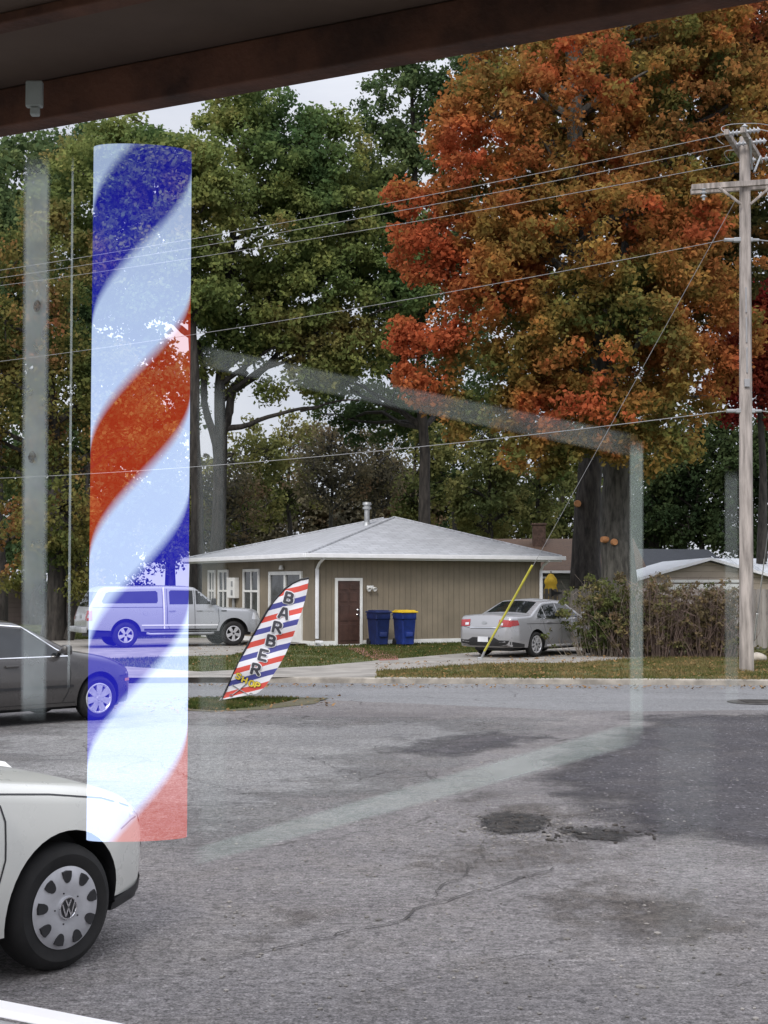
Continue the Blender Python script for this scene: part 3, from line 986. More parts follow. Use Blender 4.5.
# ---- wheeled bins
def bin_(name, label, px, D, body, lid, group):
    b = pt(px, 640, D)
    t = thing('wheelie_bin', label, 'bin', (b.x, D, .1), math.radians(28), group)
    h, w0, w1, d0, d1 = 1.0, .20, .25, .26, .33
    bm = BM()
    lo = [bm.verts.new((sx * w0, sy * d0, .05)) for sx, sy in ((-1, -1), (1, -1), (1, 1), (-1, 1))]
    mid = [bm.verts.new((sx * (w1 - .012), sy * (d1 - .012), h * .80)) for sx, sy in ((-1, -1), (1, -1), (1, 1), (-1, 1))]
    mi2 = [bm.verts.new((sx * w1, sy * d1, h * .82)) for sx, sy in ((-1, -1), (1, -1), (1, 1), (-1, 1))]
    up = [bm.verts.new((sx * (w1 + .005), sy * (d1 + .005), h)) for sx, sy in ((-1, -1), (1, -1), (1, 1), (-1, 1))]
    bm.faces.new(lo[::-1])
    bm.faces.new(up)
    for a, c in ((lo, mid), (mid, mi2), (mi2, up)):
        for i in range(4): bm.faces.new((a[i], a[(i + 1) % 4], c[(i + 1) % 4], c[i]))
    bmesh.ops.bevel(bm, geom=[e for e in bm.edges if abs(e.verts[0].co.z - e.verts[1].co.z) > .1], offset=.04, segments=3, affect='EDGES')
    box(bm, (-.12, -d0 - .075, .28), (.12, -d0 - .02, .42), .01)
    obj('body', bm, body, t, smooth=True)
    bm = BM()
    box(bm, (-w1 - .03, -d1 - .05, h + .002), (w1 + .03, d1 + .03, h + .05), .02)
    box(bm, (-w1 + .02, -d1 + .02, h + .051), (w1 - .02, d1 - .04, h + .085), .03)
    obj('lid', bm, lid, t, smooth=True)
    for s in (-1, 1):
        bm = BM()
        lathe(bm, [(.0001, -.03), (.07, -.03), (.11, -.02), (.11, .02), (.07, .03), (.0001, .03)], 16, 'y', Matrix.Translation((s * .215, .25, .11)) @ Matrix.Rotation(PI / 2, 4, 'Z'))
        obj('wheel', bm, M['black'], t, smooth=True)
    bm = BM()
    tube(bm, [(-.2, d1 + .03, .93), (-.22, d1 + .09, .93), (.22, d1 + .09, .93), (.22, d1 + .03, .93)], .015, 6)
    obj('handle', bm, M['black'], t)
    bm = BM()
    box(bm, (-.07, -d0 - .035, .62), (.07, -d0 - .02, .66), .004)
    obj('emblem', bm, M['plate'], t)
bin_('bin', 'dark navy wheeled bin with closed navy lid beside the brown door', 378.5, 42.9, M['navy_plastic'], M['navy_plastic'], 'bins by the house wall')
bin_('bin', 'blue wheeled bin with bright yellow lid against the tan wall', 404.5, 43.0, M['blue_plastic'], M['yellow_plastic'], 'bins by the house wall')
# ---- folded yellow parasol behind the fence
q = pt(551, 585, 50)
t = thing('parasol', 'folded yellow parasol standing behind the grey fence', 'parasol', (q.x, 50, .1))
bm = BM()
tube(bm, [(0, 0, 0), (0, 0, 2.35)], .025, 8)
obj('pole', bm, M['wood_grey'], t)
bm = BM()
lathe(bm, [(.14, 1.05), (.30, 1.12), (.26, 1.5), (.18, 1.85), (.22, 1.93), (.20, 2.05), (.09, 2.22), (.0001, 2.27)], 14, 'z')
for i, v in enumerate(bm.verts): v.co.x *= 1 + .12 * (i % 2)
obj('canopy', bm, mat('yellow_canvas', (.80, .52, .05), .8, var=.2), t, smooth=True)
# ================================================================= vehicles
def curve(stops, x, smooth=.06):
    """piecewise line through the stops, slightly rounded at its corners"""
    xs = np.array([s[0] for s in stops])
    ys = np.array([s[1] for s in stops])
    if smooth <= 0: return float(np.interp(x, xs, ys))
    k = np.linspace(-smooth, smooth, 9)
    return float(np.mean(np.interp(x + k, xs, ys)))
class Car:
    """body = one lofted skin with wheel arches cut in; every other piece is laid on that skin"""
    def __init__(s, name, label, cat, sp, loc, rotz, body_mat):
        s.sp, s.root, s.bm_mat = sp, thing(name, label, cat, loc, rotz), body_mat
        s.make_body()
    def T(s, x): return curve(s.sp['top'], x, s.sp.get('sm', .07))
    def B(s, x): return curve(s.sp['bot'], x, .03)
    def Wd(s, x): return curve(s.sp['wid'], x, .04)
    def belt(s, x): return curve(s.sp['belt'], x, .05)
    def hw(s, x, z):
        W, b = s.Wd(x), s.belt(x)
        if z < .55: return W * (1 - .07 * min(1, (.55 - z) / .35) ** 2)
        if z <= b: return W * (1 - .045 * ((z - .55) / max(.05, b - .55)) ** 2)
        return W * .955 - s.sp['tumble'] * (z - b)
    def section(s, x):
        zb, zt = s.B(x), s.T(x)
        r = min(s.sp.get('r', .11), .35 * (zt - zb))
        P = [(s.hw(x, zb) * .55, zb - .0)]
        n = 14
        for i in range(n + 1):
            z = zb + .03 + (zt - r - zb - .03) * i / n
            P.append((s.hw(x, z), z))
        w0 = s.hw(x, zt - r)
        rw = min(r * 1.5, w0 * .5)
        for i in range(1, 6):
            a = PI / 2 * i / 5
            P.append((w0 - rw * (1 - math.cos(a)), zt - r + r * math.sin(a)))
        wt = P[-1][0]
        for i in (1, 2, 3): P.append((wt * (1 - i / 3), zt + s.sp.get('crown', .03) * (1 - (1 - i / 3) ** 2)))
        return P
    def make_body(s):
        sp = s.sp
        x0, x1 = sp['bot'][0][0], sp['bot'][-1][0]
        xs = set(np.linspace(x0, x1, 90).tolist())
        for k in ('top', 'wid'):
            for q in sp[k]: xs.add(min(x1, max(x0, q[0])))
        xs = sorted(xs)
        xs = [x for i, x in enumerate(xs) if i == 0 or x - xs[i - 1] > .012]
        bm = BM()
        rows = []
        for x in xs:
            P = s.section(x)
            ring = [bm.verts.new((x, -y, z)) for y, z in P]
            ring += [bm.verts.new((x, y, z)) for y, z in P[-2::-1]]
            rows.append(ring)
        n = len(rows[0])
        for a, b in zip(rows, rows[1:]):
            for k in range(n): bm.faces.new((a[k], a[(k + 1) % n], b[(k + 1) % n], b[k]))
        bm.faces.new(rows[0][::-1])
        bm.faces.new(rows[-1])
        bmesh.ops.recalc_face_normals(bm, faces=bm.faces[:])
        s.bvh = BVHTree.FromBMesh(bm)
        me = bpy.data.meshes.new('body')
        bm.to_mesh(me)
        bm.free()
        body = link('body', me, [s.bm_mat, M['black']], s.root)
        # cut the arches
        R = sp['arch']
        cb = BM()
        for wx in sp['axles']:
            for sy in (-1, 1):
                bmesh.ops.create_cone(cb, cap_ends=True, segments=40, radius1=R, radius2=R, depth=.42,
                                      matrix=Matrix.Translation((wx, sy * (sp['half'] - .10), sp['wr'] + .015)) @ Matrix.Rotation(PI / 2, 4, 'X'))
        bmesh.ops.recalc_face_normals(cb, faces=cb.faces[:])
        cme = bpy.data.meshes.new('cut')
        cb.to_mesh(cme)
        cb.free()
        co = bpy.data.objects.new('cut', cme)
        COL.objects.link(co)
        co.parent = s.root
        md = body.modifiers.new('arch', 'BOOLEAN')
        md.operation = 'DIFFERENCE'
        md.object = co
        md.solver = 'EXACT'
        bpy.context.view_layer.update()
        dg = bpy.context.evaluated_depsgraph_get()
        nm = bpy.data.meshes.new_from_object(body.evaluated_get(dg))
        body.modifiers.clear()
        old = body.data
        body.data = nm
        nm.name = 'body'
        bpy.data.objects.remove(co)
        bpy.data.meshes.remove(cme)
        while len(nm.materials) < 2: nm.materials.append(M['black'])
        nm.materials[0], nm.materials[1] = s.bm_mat, M['black']
        for f in nm.polygons:
            c = f.center
            f.material_index = 0
            if 'lip' in sp and c.x > sp['lip'][0] and c.z < sp['lip'][1]: f.material_index = 1
            for wx in sp['axles']:
                d = math.hypot(c.x - wx, c.z - sp['wr'] - .015)
                if d < R - .02 and abs(c.y) < sp['half'] - .2: f.material_index = 1
                elif abs(d - R) < .012 and abs(f.normal.y) < .3: f.material_index = 1
        nm.polygons.foreach_set('use_smooth', [True] * len(nm.polygons))
        nm.set_sharp_from_angle(angle=math.radians(32))
        s.body = body
    def patch(s, name, poly, axis, m, off=.006, parent=None, side=-1, step=.09, thick=.0):
        """axis 'side': poly (x,z) laid on the flank; 'front'/'rear': (y,z); 'top': (x,y)"""
        bm = BM()
        f = bm.faces.new([bm.verts.new((a, b, 0)) for a, b in poly])
        for ax in (0, 1):
            lo, hi = min(p[ax] for p in poly), max(p[ax] for p in poly)
            k = int((hi - lo) / step)
            for i in range(1, k + 1):
                no = [0, 0, 0]
                no[ax] = 1
                co = [0, 0, 0]
                co[ax] = lo + (hi - lo) * i / (k + 1)
                bmesh.ops.bisect_plane(bm, geom=bm.verts[:] + bm.edges[:] + bm.faces[:], plane_co=co, plane_no=no)
        bmesh.ops.triangulate(bm, faces=bm.faces[:])
        for v in bm.verts:
            a, b = v.co.x, v.co.y
            if axis == 'side': o, d, fb = Vector((a, side * 5, b)), Vector((0, -side, 0)), Vector((a, side * s.sp['half'], b))
            elif axis == 'front': o, d, fb = Vector((9, a, b)), Vector((-1, 0, 0)), Vector((s.sp['bot'][-1][0], a, b))
            elif axis == 'rear': o, d, fb = Vector((-9, a, b)), Vector((1, 0, 0)), Vector((s.sp['bot'][0][0], a, b))
            else: o, d, fb = Vector((a, b, 9)), Vector((0, 0, -1)), Vector((a, b, s.T(a)))
            h = s.bvh.ray_cast(o, d)
            if h[0] is None: h = s.bvh.find_nearest(fb)
            v.co = h[0] - d * off
        if thick:
            r = bmesh.ops.solidify(bm, geom=bm.faces[:], thickness=thick)
        me = obj(name, bm, m, parent or s.body, smooth=50)
        return me
    def strip(s, name, line, w, axis, m, off=.005, **kw):
        """a seam or trim strip along a polyline"""
        bm_polys = []
        P = [Vector(p) for p in line]
        L, Rr = [], []
        for i, p in enumerate(P):
            t = (P[min(i + 1, len(P) - 1)] - P[max(i - 1, 0)]).normalized()
            n = Vector((-t.y, t.x)) * w / 2
            L.append(p + n)
            Rr.append(p - n)
        return s.patch(name, [tuple(p) for p in L + Rr[::-1]], axis, m, off, **kw)
    def both(s, fn, *a, **kw):
        for sd in (-1, 1): getattr(s, fn)(*a, side=sd, **kw)
    def wheel(s, wx, sy, style):
        R, w = s.sp['wr'], s.sp.get('ww', .20)
        yc = sy * (s.sp['half'] - w / 2 - s.sp.get('inset', .035))
        Mx = Matrix.Translation((wx, yc, R)) @ (Matrix.Identity(4) if sy < 0 else Matrix.Rotation(PI, 4, 'Z'))
        h = w / 2
        rr = s.sp['rim']
        bm = BM()       # outer face is at -h
        lathe(bm, [(rr - .015, -h + .035), (rr, -h + .012), (rr + .012, -h + .004), (rr + (R - rr) * .55, -h - .004), (R - .03, -h + .008), (R - .008, -h + .03), (R, -h + .06), (R, h - .06), (R - .01, h - .02), (rr, h), (rr - .02, h - .02), (rr - .03, 0), (rr - .02, -h + .05), (rr - .015, -h + .035)], 56, 'y', Mx)
        t = obj('wheel', bm, M['rubber'], s.root, smooth=35)
        bm = BM()
        mats = [M['alloy'], M['black'], M['chrome']]
        if style == 'hubcap':
            mats[0] = M['hubcap']
            prof = [(.0001, -h - .016), (.050, -h - .016), (.06, -h - .010), (rr * .45, -h - .014), (rr * .70, -h - .018), (rr * .9, -h - .008), (rr * .97, -h - .002), (rr + .006, -h + .002), (rr - .005, -h + .02)]
            lathe(bm, prof, 72, 'y', Mx)
            for k in range(9):          # nine scooped vents near the rim
                a = 2 * PI * (k + .3) / 9
                poly = []
                for u, r in ((-.150, .925), (-.165, .78), (-.135, .69), (-.075, .645), (0, .63), (.075, .645), (.135, .69), (.165, .78), (.150, .925), (0, .94)):
                    q = a + u
                    poly.append((rr * r * math.cos(q), rr * r * math.sin(q)))
                prism(bm, poly, .03, Mx @ Matrix.Translation((0, -h - .0205, 0)), 1)
            for k in range(5):
                a = 2 * PI * (k + .5) / 5
                lathe(bm, [(.0001, -h - .0175), (.004, -h - .0175), (.004, -h)], 8, 'y', Mx @ Matrix.Translation((rr * .40 * math.cos(a), 0, rr * .40 * math.sin(a))), 1)
            lathe(bm, [(.047, -h - .018), (.050, -h - .024), (.055, -h - .024), (.058, -h - .012)], 40, 'y', Mx, 2)
            lathe(bm, [(.0001, -h - .0185), (.046, -h - .0185), (.047, -h - .017)], 32, 'y', Mx, 1)
            # monogram: a V over a W inside the ring
            def bar(p, q, w_=.0075):
                p, q = Vector(p), Vector(q)
                d = (q - p).normalized()
                n = Vector((-d.y, d.x)) * w_ / 2
                prism(bm, [tuple(p + n), tuple(q + n), tuple(q - n), tuple(p - n)], .004, Mx @ Matrix.Translation((0, -h - .0235, 0)), 2)
            g = .046
            bar((-.36 * g, .92 * g), (0, .18 * g)); bar((.36 * g, .92 * g), (0, .18 * g))
            for q in (-1, 1):
                bar((q * .82 * g, .52 * g), (q * .36 * g, -.86 * g))
                bar((q * .36 * g, -.86 * g), (0, .06 * g))
        else:
            n = {'five': 5, 'seven': 7, 'six': 6, 'ten': 9}[style]
            lathe(bm, [(rr + .004, -h + .004), (rr - .012, -h + .0), (rr - .03, -h + .02), (rr - .035, h * .2)], 56, 'y', Mx)
            lathe(bm, [(.0001, h * .25), (rr - .02, h * .25)], 32, 'y', Mx, 1)
            lathe(bm, [(.0001, -h + .005), (.055, -h + .005), (.075, -h + .02), (.08, h * .1)], 24, 'y', Mx)
            lathe(bm, [(.0001, -h + .0), (.033, -h + .0), (.036, -h + .006)], 16, 'y', Mx, 1 if style != 'seven' else 0)
            for k in range(n):
                a = 2 * PI * k / n + .3
                w0, w1 = (.045, .06) if n == 5 else ((.036, .052) if n <= 7 else (.020, .026))
                if style == 'five': w0, w1 = .035, .062
                poly = [(.05, -w0), (rr - .02, -w1), (rr - .02, w1), (.05, w0)]
                prism(bm, poly, .045, Mx @ Matrix.Rotation(a, 4, 'Y') @ Matrix.Translation((0, -h + .004, 0)))
        obj('rim', bm, mats, t, smooth=30)
    def wheels(s, style):
        for wx in s.sp['axles']:
            for sy in (-1, 1): s.wheel(wx, sy, style)
    def mirror(s, x, z, m, sz=(.10, .20, .14)):
        for sy in (-1, 1):
            h = s.bvh.ray_cast(Vector((x, sy * 5, z - .02)), Vector((0, -sy, 0)))
            y = h[0].y if h[0] else sy * .8
            bm = BM()
            box(bm, (x - sz[0] / 2, min(y + sy * .05, y + sy * (.05 + sz[1])), z), (x + sz[0] / 2, max(y + sy * .05, y + sy * (.05 + sz[1])), z + sz[2]), .035)
            box(bm, (x - .03, min(y - sy * .02, y + sy * .08), z + .02), (x + .03, max(y - sy * .02, y + sy * .08), z + .06), .01)
            obj('mirror', bm, m, s.body, smooth=True)
    def handle(s, x, z, m, L=.20):
        for sy in (-1, 1):
            h = s.bvh.ray_cast(Vector((x, sy * 5, z)), Vector((0, -sy, 0)))
            y = h[0].y
            bm = BM()
            ya, yb = sorted((y + sy * .022, y + sy * .04))
            box(bm, (x - L / 2, ya, z - .016), (x + L / 2, yb, z + .016), .008)
            for q in (-1, 1):
                ya, yb = sorted((y - sy * .01, y + sy * .022))
                box(bm, (x + q * L * .4 - .015, ya, z - .012), (x + q * L * .4 + .015, yb, z + .012))
            obj('handle', bm, m, s.body, smooth=True)
    def interior(s, x0, x1, z0):
        pass

P_SILVER = paint('paint_silver', (.38, .39, .41), .4, .30, .3)
P_SILVER2 = paint('paint_silver_sedan', (.36, .36, .375), .4, .30, .25)
P_GREY = paint('paint_grey', (.075, .07, .068), .35, .28, .2)
P_WHITE = paint('paint_white', (.62, .62, .58), 0, .28, .06)

def sedan_spec(L, half, h, wb, fo, belt, wr, rim, hood=.98, deck=1.04, cowl=.0, roof0=0, roof1=0, rearglass=0):
    """x=0 midway between the axles"""
    xf, xr = wb / 2 + fo, -(L - wb / 2 - fo)
    a = [(xr, .62), (xr + .015, .80), (xr + .05, deck - .10), (xr + .12, deck - .01), (rearglass, deck + .01), (roof1, h - .03), ((roof0 + roof1) / 2, h), (roof0, h - .03), (cowl, hood + .01), (xf - .55, hood - .09), (xf - .22, hood - .20), (xf - .07, hood - .30), (xf - .01, hood - .42), (xf, .52)]
    return dict(top=a, bot=[(xr, .42), (xr + .05, .30), (xr + .15, .26), (-wb / 2, .22), (wb / 2, .20), (xf - .18, .20), (xf - .04, .25), (xf, .36)],
                wid=[(xr, half * .70), (xr + .03, half * .80), (xr + .12, half * .90), (xr + .35, half * .97), (-.4, half), (.6, half), (xf - .75, half * .985), (xf - .40, half * .93), (xf - .15, half * .80), (xf - .04, half * .66), (xf, half * .52)],
                belt=[(xr, belt + .02), (0, belt), (xf, belt - .08)], tumble=.52, half=half, axles=(-wb / 2, wb / 2), wr=wr, rim=rim, arch=wr + .055, r=.10, crown=.035)

def dress_sedan(c, win, doors, style, trim=None, handles=(), lamps=True):
    sp = c.sp
    for poly in win: c.both('patch', 'side_window', poly, 'side', M['glass_dark'], off=.006)
    for ln in doors: c.both('strip', 'door_seam', ln, .010, 'side', M['black'], off=.004)
    c.wheels(style)
    for x, z in handles: c.handle(x, z, c.bm_mat)

# ---- white hatch close by (its nose fills the lower left corner)
sp = sedan_spec(4.2, .885, 1.46, 2.58, .78, .93, .318, .20, hood=.99, deck=1.02, cowl=.80, roof0=.05, roof1=-1.0, rearglass=-1.55)
sp['lip'] = (1.60, .315)
sp['bot'][-3:] = [(1.60, .20), (1.70, .20), (1.98, .22), (2.07, .30)]
sp['top'][-5:] = [(1.55, .90), (1.85, .80), (1.98, .70), (2.06, .58), (2.07, .50)]
w = gp(56, 969)
al = math.radians(52)
hd = Vector((math.cos(al), math.sin(al), 0))
rt = Vector((math.sin(al), -math.cos(al), 0))
ctr = Vector((w.x, w.y, 0)) - hd * 1.29 - rt * .78
c = Car('parked_car', 'white hatchback with silver nine-hole wheel cover, nearest car at lower left', 'car', sp, ctr, al, P_WHITE)
VW = c
c.patch('windscreen', [(.14, -.52), (.76, -.70), (.76, .70), (.14, .52)], 'top', M['glass_dark'])
dress_sedan(c, [[(.62, .97), (.14, 1.33), (-.28, 1.37), (-.28, .97)], [(-.34, .97), (-.34, 1.37), (-1.0, 1.33), (-1.35, 1.0)]],
            [[(.66, .95), (.66, .60), (.60, .30)], [(-.31, .95), (-.31, .30)]], 'hubcap', handles=[(-.12, .82)])
c.both('strip', 'fender_seam', [(.86, .96), (.905, .80), (.895, .62), (.82, .40), (.78, .25)], .010, 'side', M['black'], off=.003)
c.both('strip', 'bumper_seam', [(1.29 + .395, .655), (1.29 + .52, .685), (1.29 + .66, .70)], .008, 'side', M['black'], off=.004)
c.both('patch', 'headlight', [(1.29 + .50, .70), (1.29 + .62, .705), (1.29 + .82, .64), (1.29 + .80, .74), (1.29 + .60, .785), (1.29 + .54, .775)], 'side', M['clear_lamp'], off=.006)
c.both('patch', 'bumper_trim', [(1.665, .205), (1.655, .285), (1.85, .31), (2.00, .345), (2.045, .31), (1.97, .235), (1.80, .21)], 'side', M['black'], off=.014, thick=.01)
c.patch('grille', [(-.34, .56), (.34, .56), (.40, .66), (-.40, .66)], 'front', M['black'])
c.patch('grille', [(-.45, .30), (.45, .30), (.45, .42), (-.45, .42)], 'front', M['black'])
c.patch('number_plate', [(-.15, .45), (.15, .45), (.15, .55), (-.15, .55)], 'front', M['plate'], off=.02)
c.both('patch', 'side_marker', [(1.29 + .66, .50), (1.29 + .70, .50), (1.29 + .70, .53), (1.29 + .66, .53)], 'side', M['black'], off=.008)
c.both('strip', 'bonnet_seam', [(.86, .935), (1.2, .895), (1.55, .835), (1.80, .755)], .008, 'side', M['black'], off=.003)
c.mirror(.62, .97, c.bm_mat)
c.patch('rear_window', [(-1.08, -.50), (-1.50, -.60), (-1.50, .60), (-1.08, .50)], 'top', M['glass_dark'])
for s_ in (-1, 1): c.patch('tail_lamp', [(s_ * .45, .75), (s_ * .68, .75), (s_ * .66, .95), (s_ * .5, .95)], 'rear', M['red_lamp'])
bm = BM()
box(bm, (-1.9, -.55, .17), (1.75, .55, .30), .03)
obj('underbody', bm, M['black'], VW.root)

# ---- dark grey sedan at the left edge
sp = sedan_spec(4.55, .88, 1.455, 2.70, .74, .92, .318, .215, hood=1.0, deck=1.06, cowl=.95, roof0=.15, roof1=-.85, rearglass=-1.55)
w = gp(96, 720)
al = math.radians(45)
hd, rt = Vector((math.cos(al), math.sin(al), 0)), Vector((math.sin(al), -math.cos(al), 0))
c = Car('parked_car', 'dark grey sedan with seven-spoke silver rims at left edge of the lot', 'car', sp, Vector((w.x, w.y, 0)) - hd * 1.35 - rt * .77, al, P_GREY)
c.patch('windscreen', [(.22, -.52), (.90, -.68), (.90, .68), (.22, .52)], 'top', M['glass_dark'])
dress_sedan(c, [[(.74, .955), (.66, 1.02), (.22, 1.33), (-.24, 1.375), (-.24, .955)], [(-.30, .955), (-.30, 1.375), (-.85, 1.34), (-1.22, 1.05), (-1.24, .975)]],
            [[(.82, .94), (.86, .70), (.82, .45), (.74, .30)], [(-.27, .94), (-.27, .30)], [(-1.20, .93), (-1.05, .65), (-1.02, .5)]], 'seven', handles=[(-.08, .83), (-1.0, .84)])
c.both('strip', 'chrome_trim', [(.84, .945), (-.27, .945), (-1.28, .965)], .014, 'side', M['chrome'], off=.010)
c.both('strip', 'chrome_trim', [(.80, .975), (.66, 1.05), (.20, 1.365), (-.26, 1.405), (-.88, 1.37), (-1.28, 1.06)], .016, 'side', M['chrome'], off=.008)
c.both('strip', 'side_moulding', [(.90, .52), (-.95, .52)], .035, 'side', M['black'], off=.014)
c.both('strip', 'sill_moulding', [(.95, .26), (-.95, .26)], .06, 'side', M['black'], off=.006)
c.both('patch', 'headlight', [(1.35 + .52, .66), (1.35 + .62, .62), (1.35 + .88, .60), (1.35 + .86, .70), (1.35 + .62, .76)], 'side', M['clear_lamp'])
c.both('patch', 'side_marker', [(1.35 + .50, .54), (1.35 + .66, .54), (1.35 + .66, .58), (1.35 + .50, .58)], 'side', M['amber'], off=.01)
c.both('strip', 'bumper_seam', [(1.35 + .38, .62), (1.35 + .60, .63), (1.35 + .80, .60)], .01, 'side', M['black'])
c.patch('grille', [(-.40, .52), (.40, .52), (.45, .62), (-.45, .62)], 'front', M['black'])
c.patch('rear_window', [(-.95, -.50), (-1.48, -.60), (-1.48, .60), (-.95, .50)], 'top', M['glass_dark'])
for s_ in (-1, 1): c.patch('tail_lamp', [(s_ * .40, .70), (s_ * .66, .70), (s_ * .66, .88), (s_ * .45, .88)], 'rear', M['red_lamp'])
c.mirror(.72, .965, P_GREY)
bm = BM()
box(bm, (-2.0, -.55, .17), (1.9, .55, .30), .03)
obj('underbody', bm, M['black'], c.root)

# ---- silver sedan in the drive, seen from behind
sp = sedan_spec(5.0, .955, 1.53, 2.87, .95, 1.0, .34, .235, hood=1.03, deck=1.13, cowl=1.02, roof0=.25, roof1=-.85, rearglass=-1.62)
al = math.radians(50)
hd, rt = Vector((math.cos(al), math.sin(al), 0)), Vector((math.sin(al), -math.cos(al), 0))
w = gp(534, 657.0, .11)
c = Car('parked_car', 'silver sedan parked in the drive with its red tail lamps toward us', 'car', sp, Vector((w.x, w.y, .11)) + hd * 1.435 - rt * .83, al, P_SILVER2)
c.patch('rear_window', [(-.93, -.56), (-1.56, -.66), (-1.56, .66), (-.93, .56)], 'top', M['glass_dark'])
c.patch('windscreen', [(.32, -.56), (.97, -.72), (.97, .72), (.32, .56)], 'top', M['glass_dark'])
dress_sedan(c, [[(.80, 1.03), (.30, 1.37), (-.22, 1.44), (-.22, 1.03)], [(-.28, 1.03), (-.28, 1.44), (-.80, 1.40), (-.92, 1.36), (-.92, 1.03)], [(-.97, 1.04), (-.97, 1.34), (-1.32, 1.12), (-1.34, 1.05)]],
            [[(.86, 1.0), (.90, .7), (.84, .32)], [(-.25, 1.0), (-.25, .32)], [(-1.14, 1.0), (-1.05, .72), (-.98, .55)]], 'ten', handles=[(-.05, .92), (-.85, .93)])
c.both('strip', 'chrome_trim', [(.86, 1.015), (-.3, 1.015), (-1.40, 1.035)], .018, 'side', M['chrome'], off=.010)
c.both('strip', 'shoulder_crease', [(1.0, .88), (-.5, .885), (-1.9, .90)], .012, 'side', M['black'], off=.003)
c.both('strip', 'sill_moulding', [(.95, .30), (-.95, .30)], .05, 'side', M['white_metal'], off=.010)
XR = sp['bot'][0][0]
for s_ in (-1, 1):
    c.patch('tail_lamp', [(s_ * .46, .84), (s_ * .83, .82), (s_ * .85, 1.00), (s_ * .48, 1.02)], 'rear', M['red_lamp'], off=.012, step=.05)
    c.patch('tail_lamp', [(XR + .03, .83), (XR + .36, .87), (XR + .33, 1.0), (XR + .06, 1.0)], 'side', M['red_lamp'], off=.010, side=s_, step=.05)
    c.patch('reversing_lamp', [(s_ * .50, .87), (s_ * .62, .865), (s_ * .62, .93), (s_ * .50, .935)], 'rear', M['clear_lamp'], off=.018)
c.patch('number_plate', [(-.17, .42), (.17, .42), (.17, .56), (-.17, .56)], 'rear', M['plate'], off=.03)
c.patch('emblem', [(-.09 + .09 * math.cos(a) + .09, .93 + .04 * math.sin(a)) for a in np.linspace(0, 2 * PI, 14)[:-1]], 'rear', M['galv'], off=.012)
c.strip('boot_seam', [(-.70, .83), (-.40, .78), (.40, .78), (.70, .83)], .012, 'rear', M['black'], off=.006)
c.patch('bumper_trim', [(-.72, .31), (.72, .31), (.80, .47), (.5, .47), (.36, .54), (-.36, .54), (-.5, .47), (-.80, .47)], 'rear', M['black'], off=.010)
c.both('patch', 'bumper_trim', [(XR + .08, .30), (XR + .62, .28), (XR + .60, .36), (XR + .08, .44)], 'side', M['black'], off=.008)
c.strip('chrome_trim', [(-.45, .80), (.45, .80)], .022, 'rear', M['chrome'], off=.016)
c.root.scale = (.95, .95, .95)
c.patch('headlight', [(-.50, .60), (-.80, .62), (-.80, .72), (-.52, .70)], 'front', M['clear_lamp'])
c.mirror(.80, 1.04, P_SILVER2)
bm = BM()
box(bm, (-2.2, -.6, .17), (2.0, .6, .32), .03)
obj('underbody', bm, M['black'], c.root)

# ---- silver pickup with a topper
wb = 3.56
half = .985
xr, xf = -wb / 2 - 1.24, wb / 2 + .98
sp = dict(top=[(xr, .82), (xr + .02, 1.18), (xr + .06, 1.22), (xr + .42, 1.86), (xr + .60, 1.93), (-.62, 1.95), (-.50, 1.95), (.30, 1.93), (.52, 1.90), (1.28, 1.30), (1.5, 1.24), (xf - .35, 1.20), (xf - .12, 1.15), (xf - .03, 1.02), (xf, .80)],
          bot=[(xr, .62), (xr + .06, .55), (-wb / 2, .48), (wb / 2, .46), (xf - .2, .40), (xf - .03, .46), (xf, .56)],
          wid=[(xr, half * .94), (xr + .05, half * .97), (xr + .4, half), (0, half), (xf - .9, half), (xf - .45, half * .98), (xf - .15, half * .90), (xf, half * .74)],
          belt=[(xr, 1.24), (0, 1.24), (xf, 1.10)], tumble=.24, half=half, axles=(-wb / 2, wb / 2), wr=.40, rim=.245, arch=.50, r=.10, crown=.02, ww=.25, inset=.03)
al = math.radians(24)
hd, rt = Vector((math.cos(al), math.sin(al), 0)), Vector((math.sin(al), -math.cos(al), 0))
wf_, wr_ = gp(238, 647.5, .1), gp(124, 652, .1)
mid = Vector((pt(180, 650, 42.0).x, 42.0, .11))
c = Car('pickup_truck', 'silver pickup truck with matching topper over its bed, in front of the house', 'pickup', sp, mid - rt * (half - .15), al, P_SILVER)
TRUCK = c
c.both('patch', 'topper_window', [(xr + .52, 1.40), (-.78, 1.40), (-.74, 1.46), (-.74, 1.74), (-.80, 1.79), (xr + .72, 1.76), (xr + .62, 1.72), (xr + .48, 1.46)], 'side', M['glass_dark'])
c.both('patch', 'side_window', [(-.36, 1.36), (.42, 1.36), (.42, 1.80), (-.30, 1.81), (-.36, 1.76)], 'side', M['glass_dark'])
c.both('patch', 'side_window', [(.52, 1.36), (1.16, 1.36), (1.10, 1.42), (.72, 1.74), (.56, 1.80), (.52, 1.80)], 'side', M['glass_dark'])
c.both('strip', 'pillar_strip', [(-.545, .56), (-.545, 1.90)], .05, 'side', M['white_metal'], off=.008)
for ln in ([(-.44, 1.86), (-.44, .75), (-.36, .56)], [(.47, 1.86), (.47, .56)], [(1.26, 1.28), (1.28, .80), (1.20, .56)], [(xr + .02, 1.27), (-.58, 1.27)], [(-.58, 1.9), (-.58, .56)]):
    c.both('strip', 'door_seam', ln, .014, 'side', M['black'], off=.006)
c.both('strip', 'sill_moulding', [(-1.2, .56), (1.2, .54)], .06, 'side', M['black'], off=.010)
c.both('strip', 'side_moulding', [(-1.28, .70), (1.24, .69)], .04, 'side', M['white_metal'], off=.014)
c.both('patch', 'nameplate', [(.62, 1.12), (1.10, 1.12), (1.10, 1.15), (.62, 1.15)], 'side', M['galv'], off=.008)
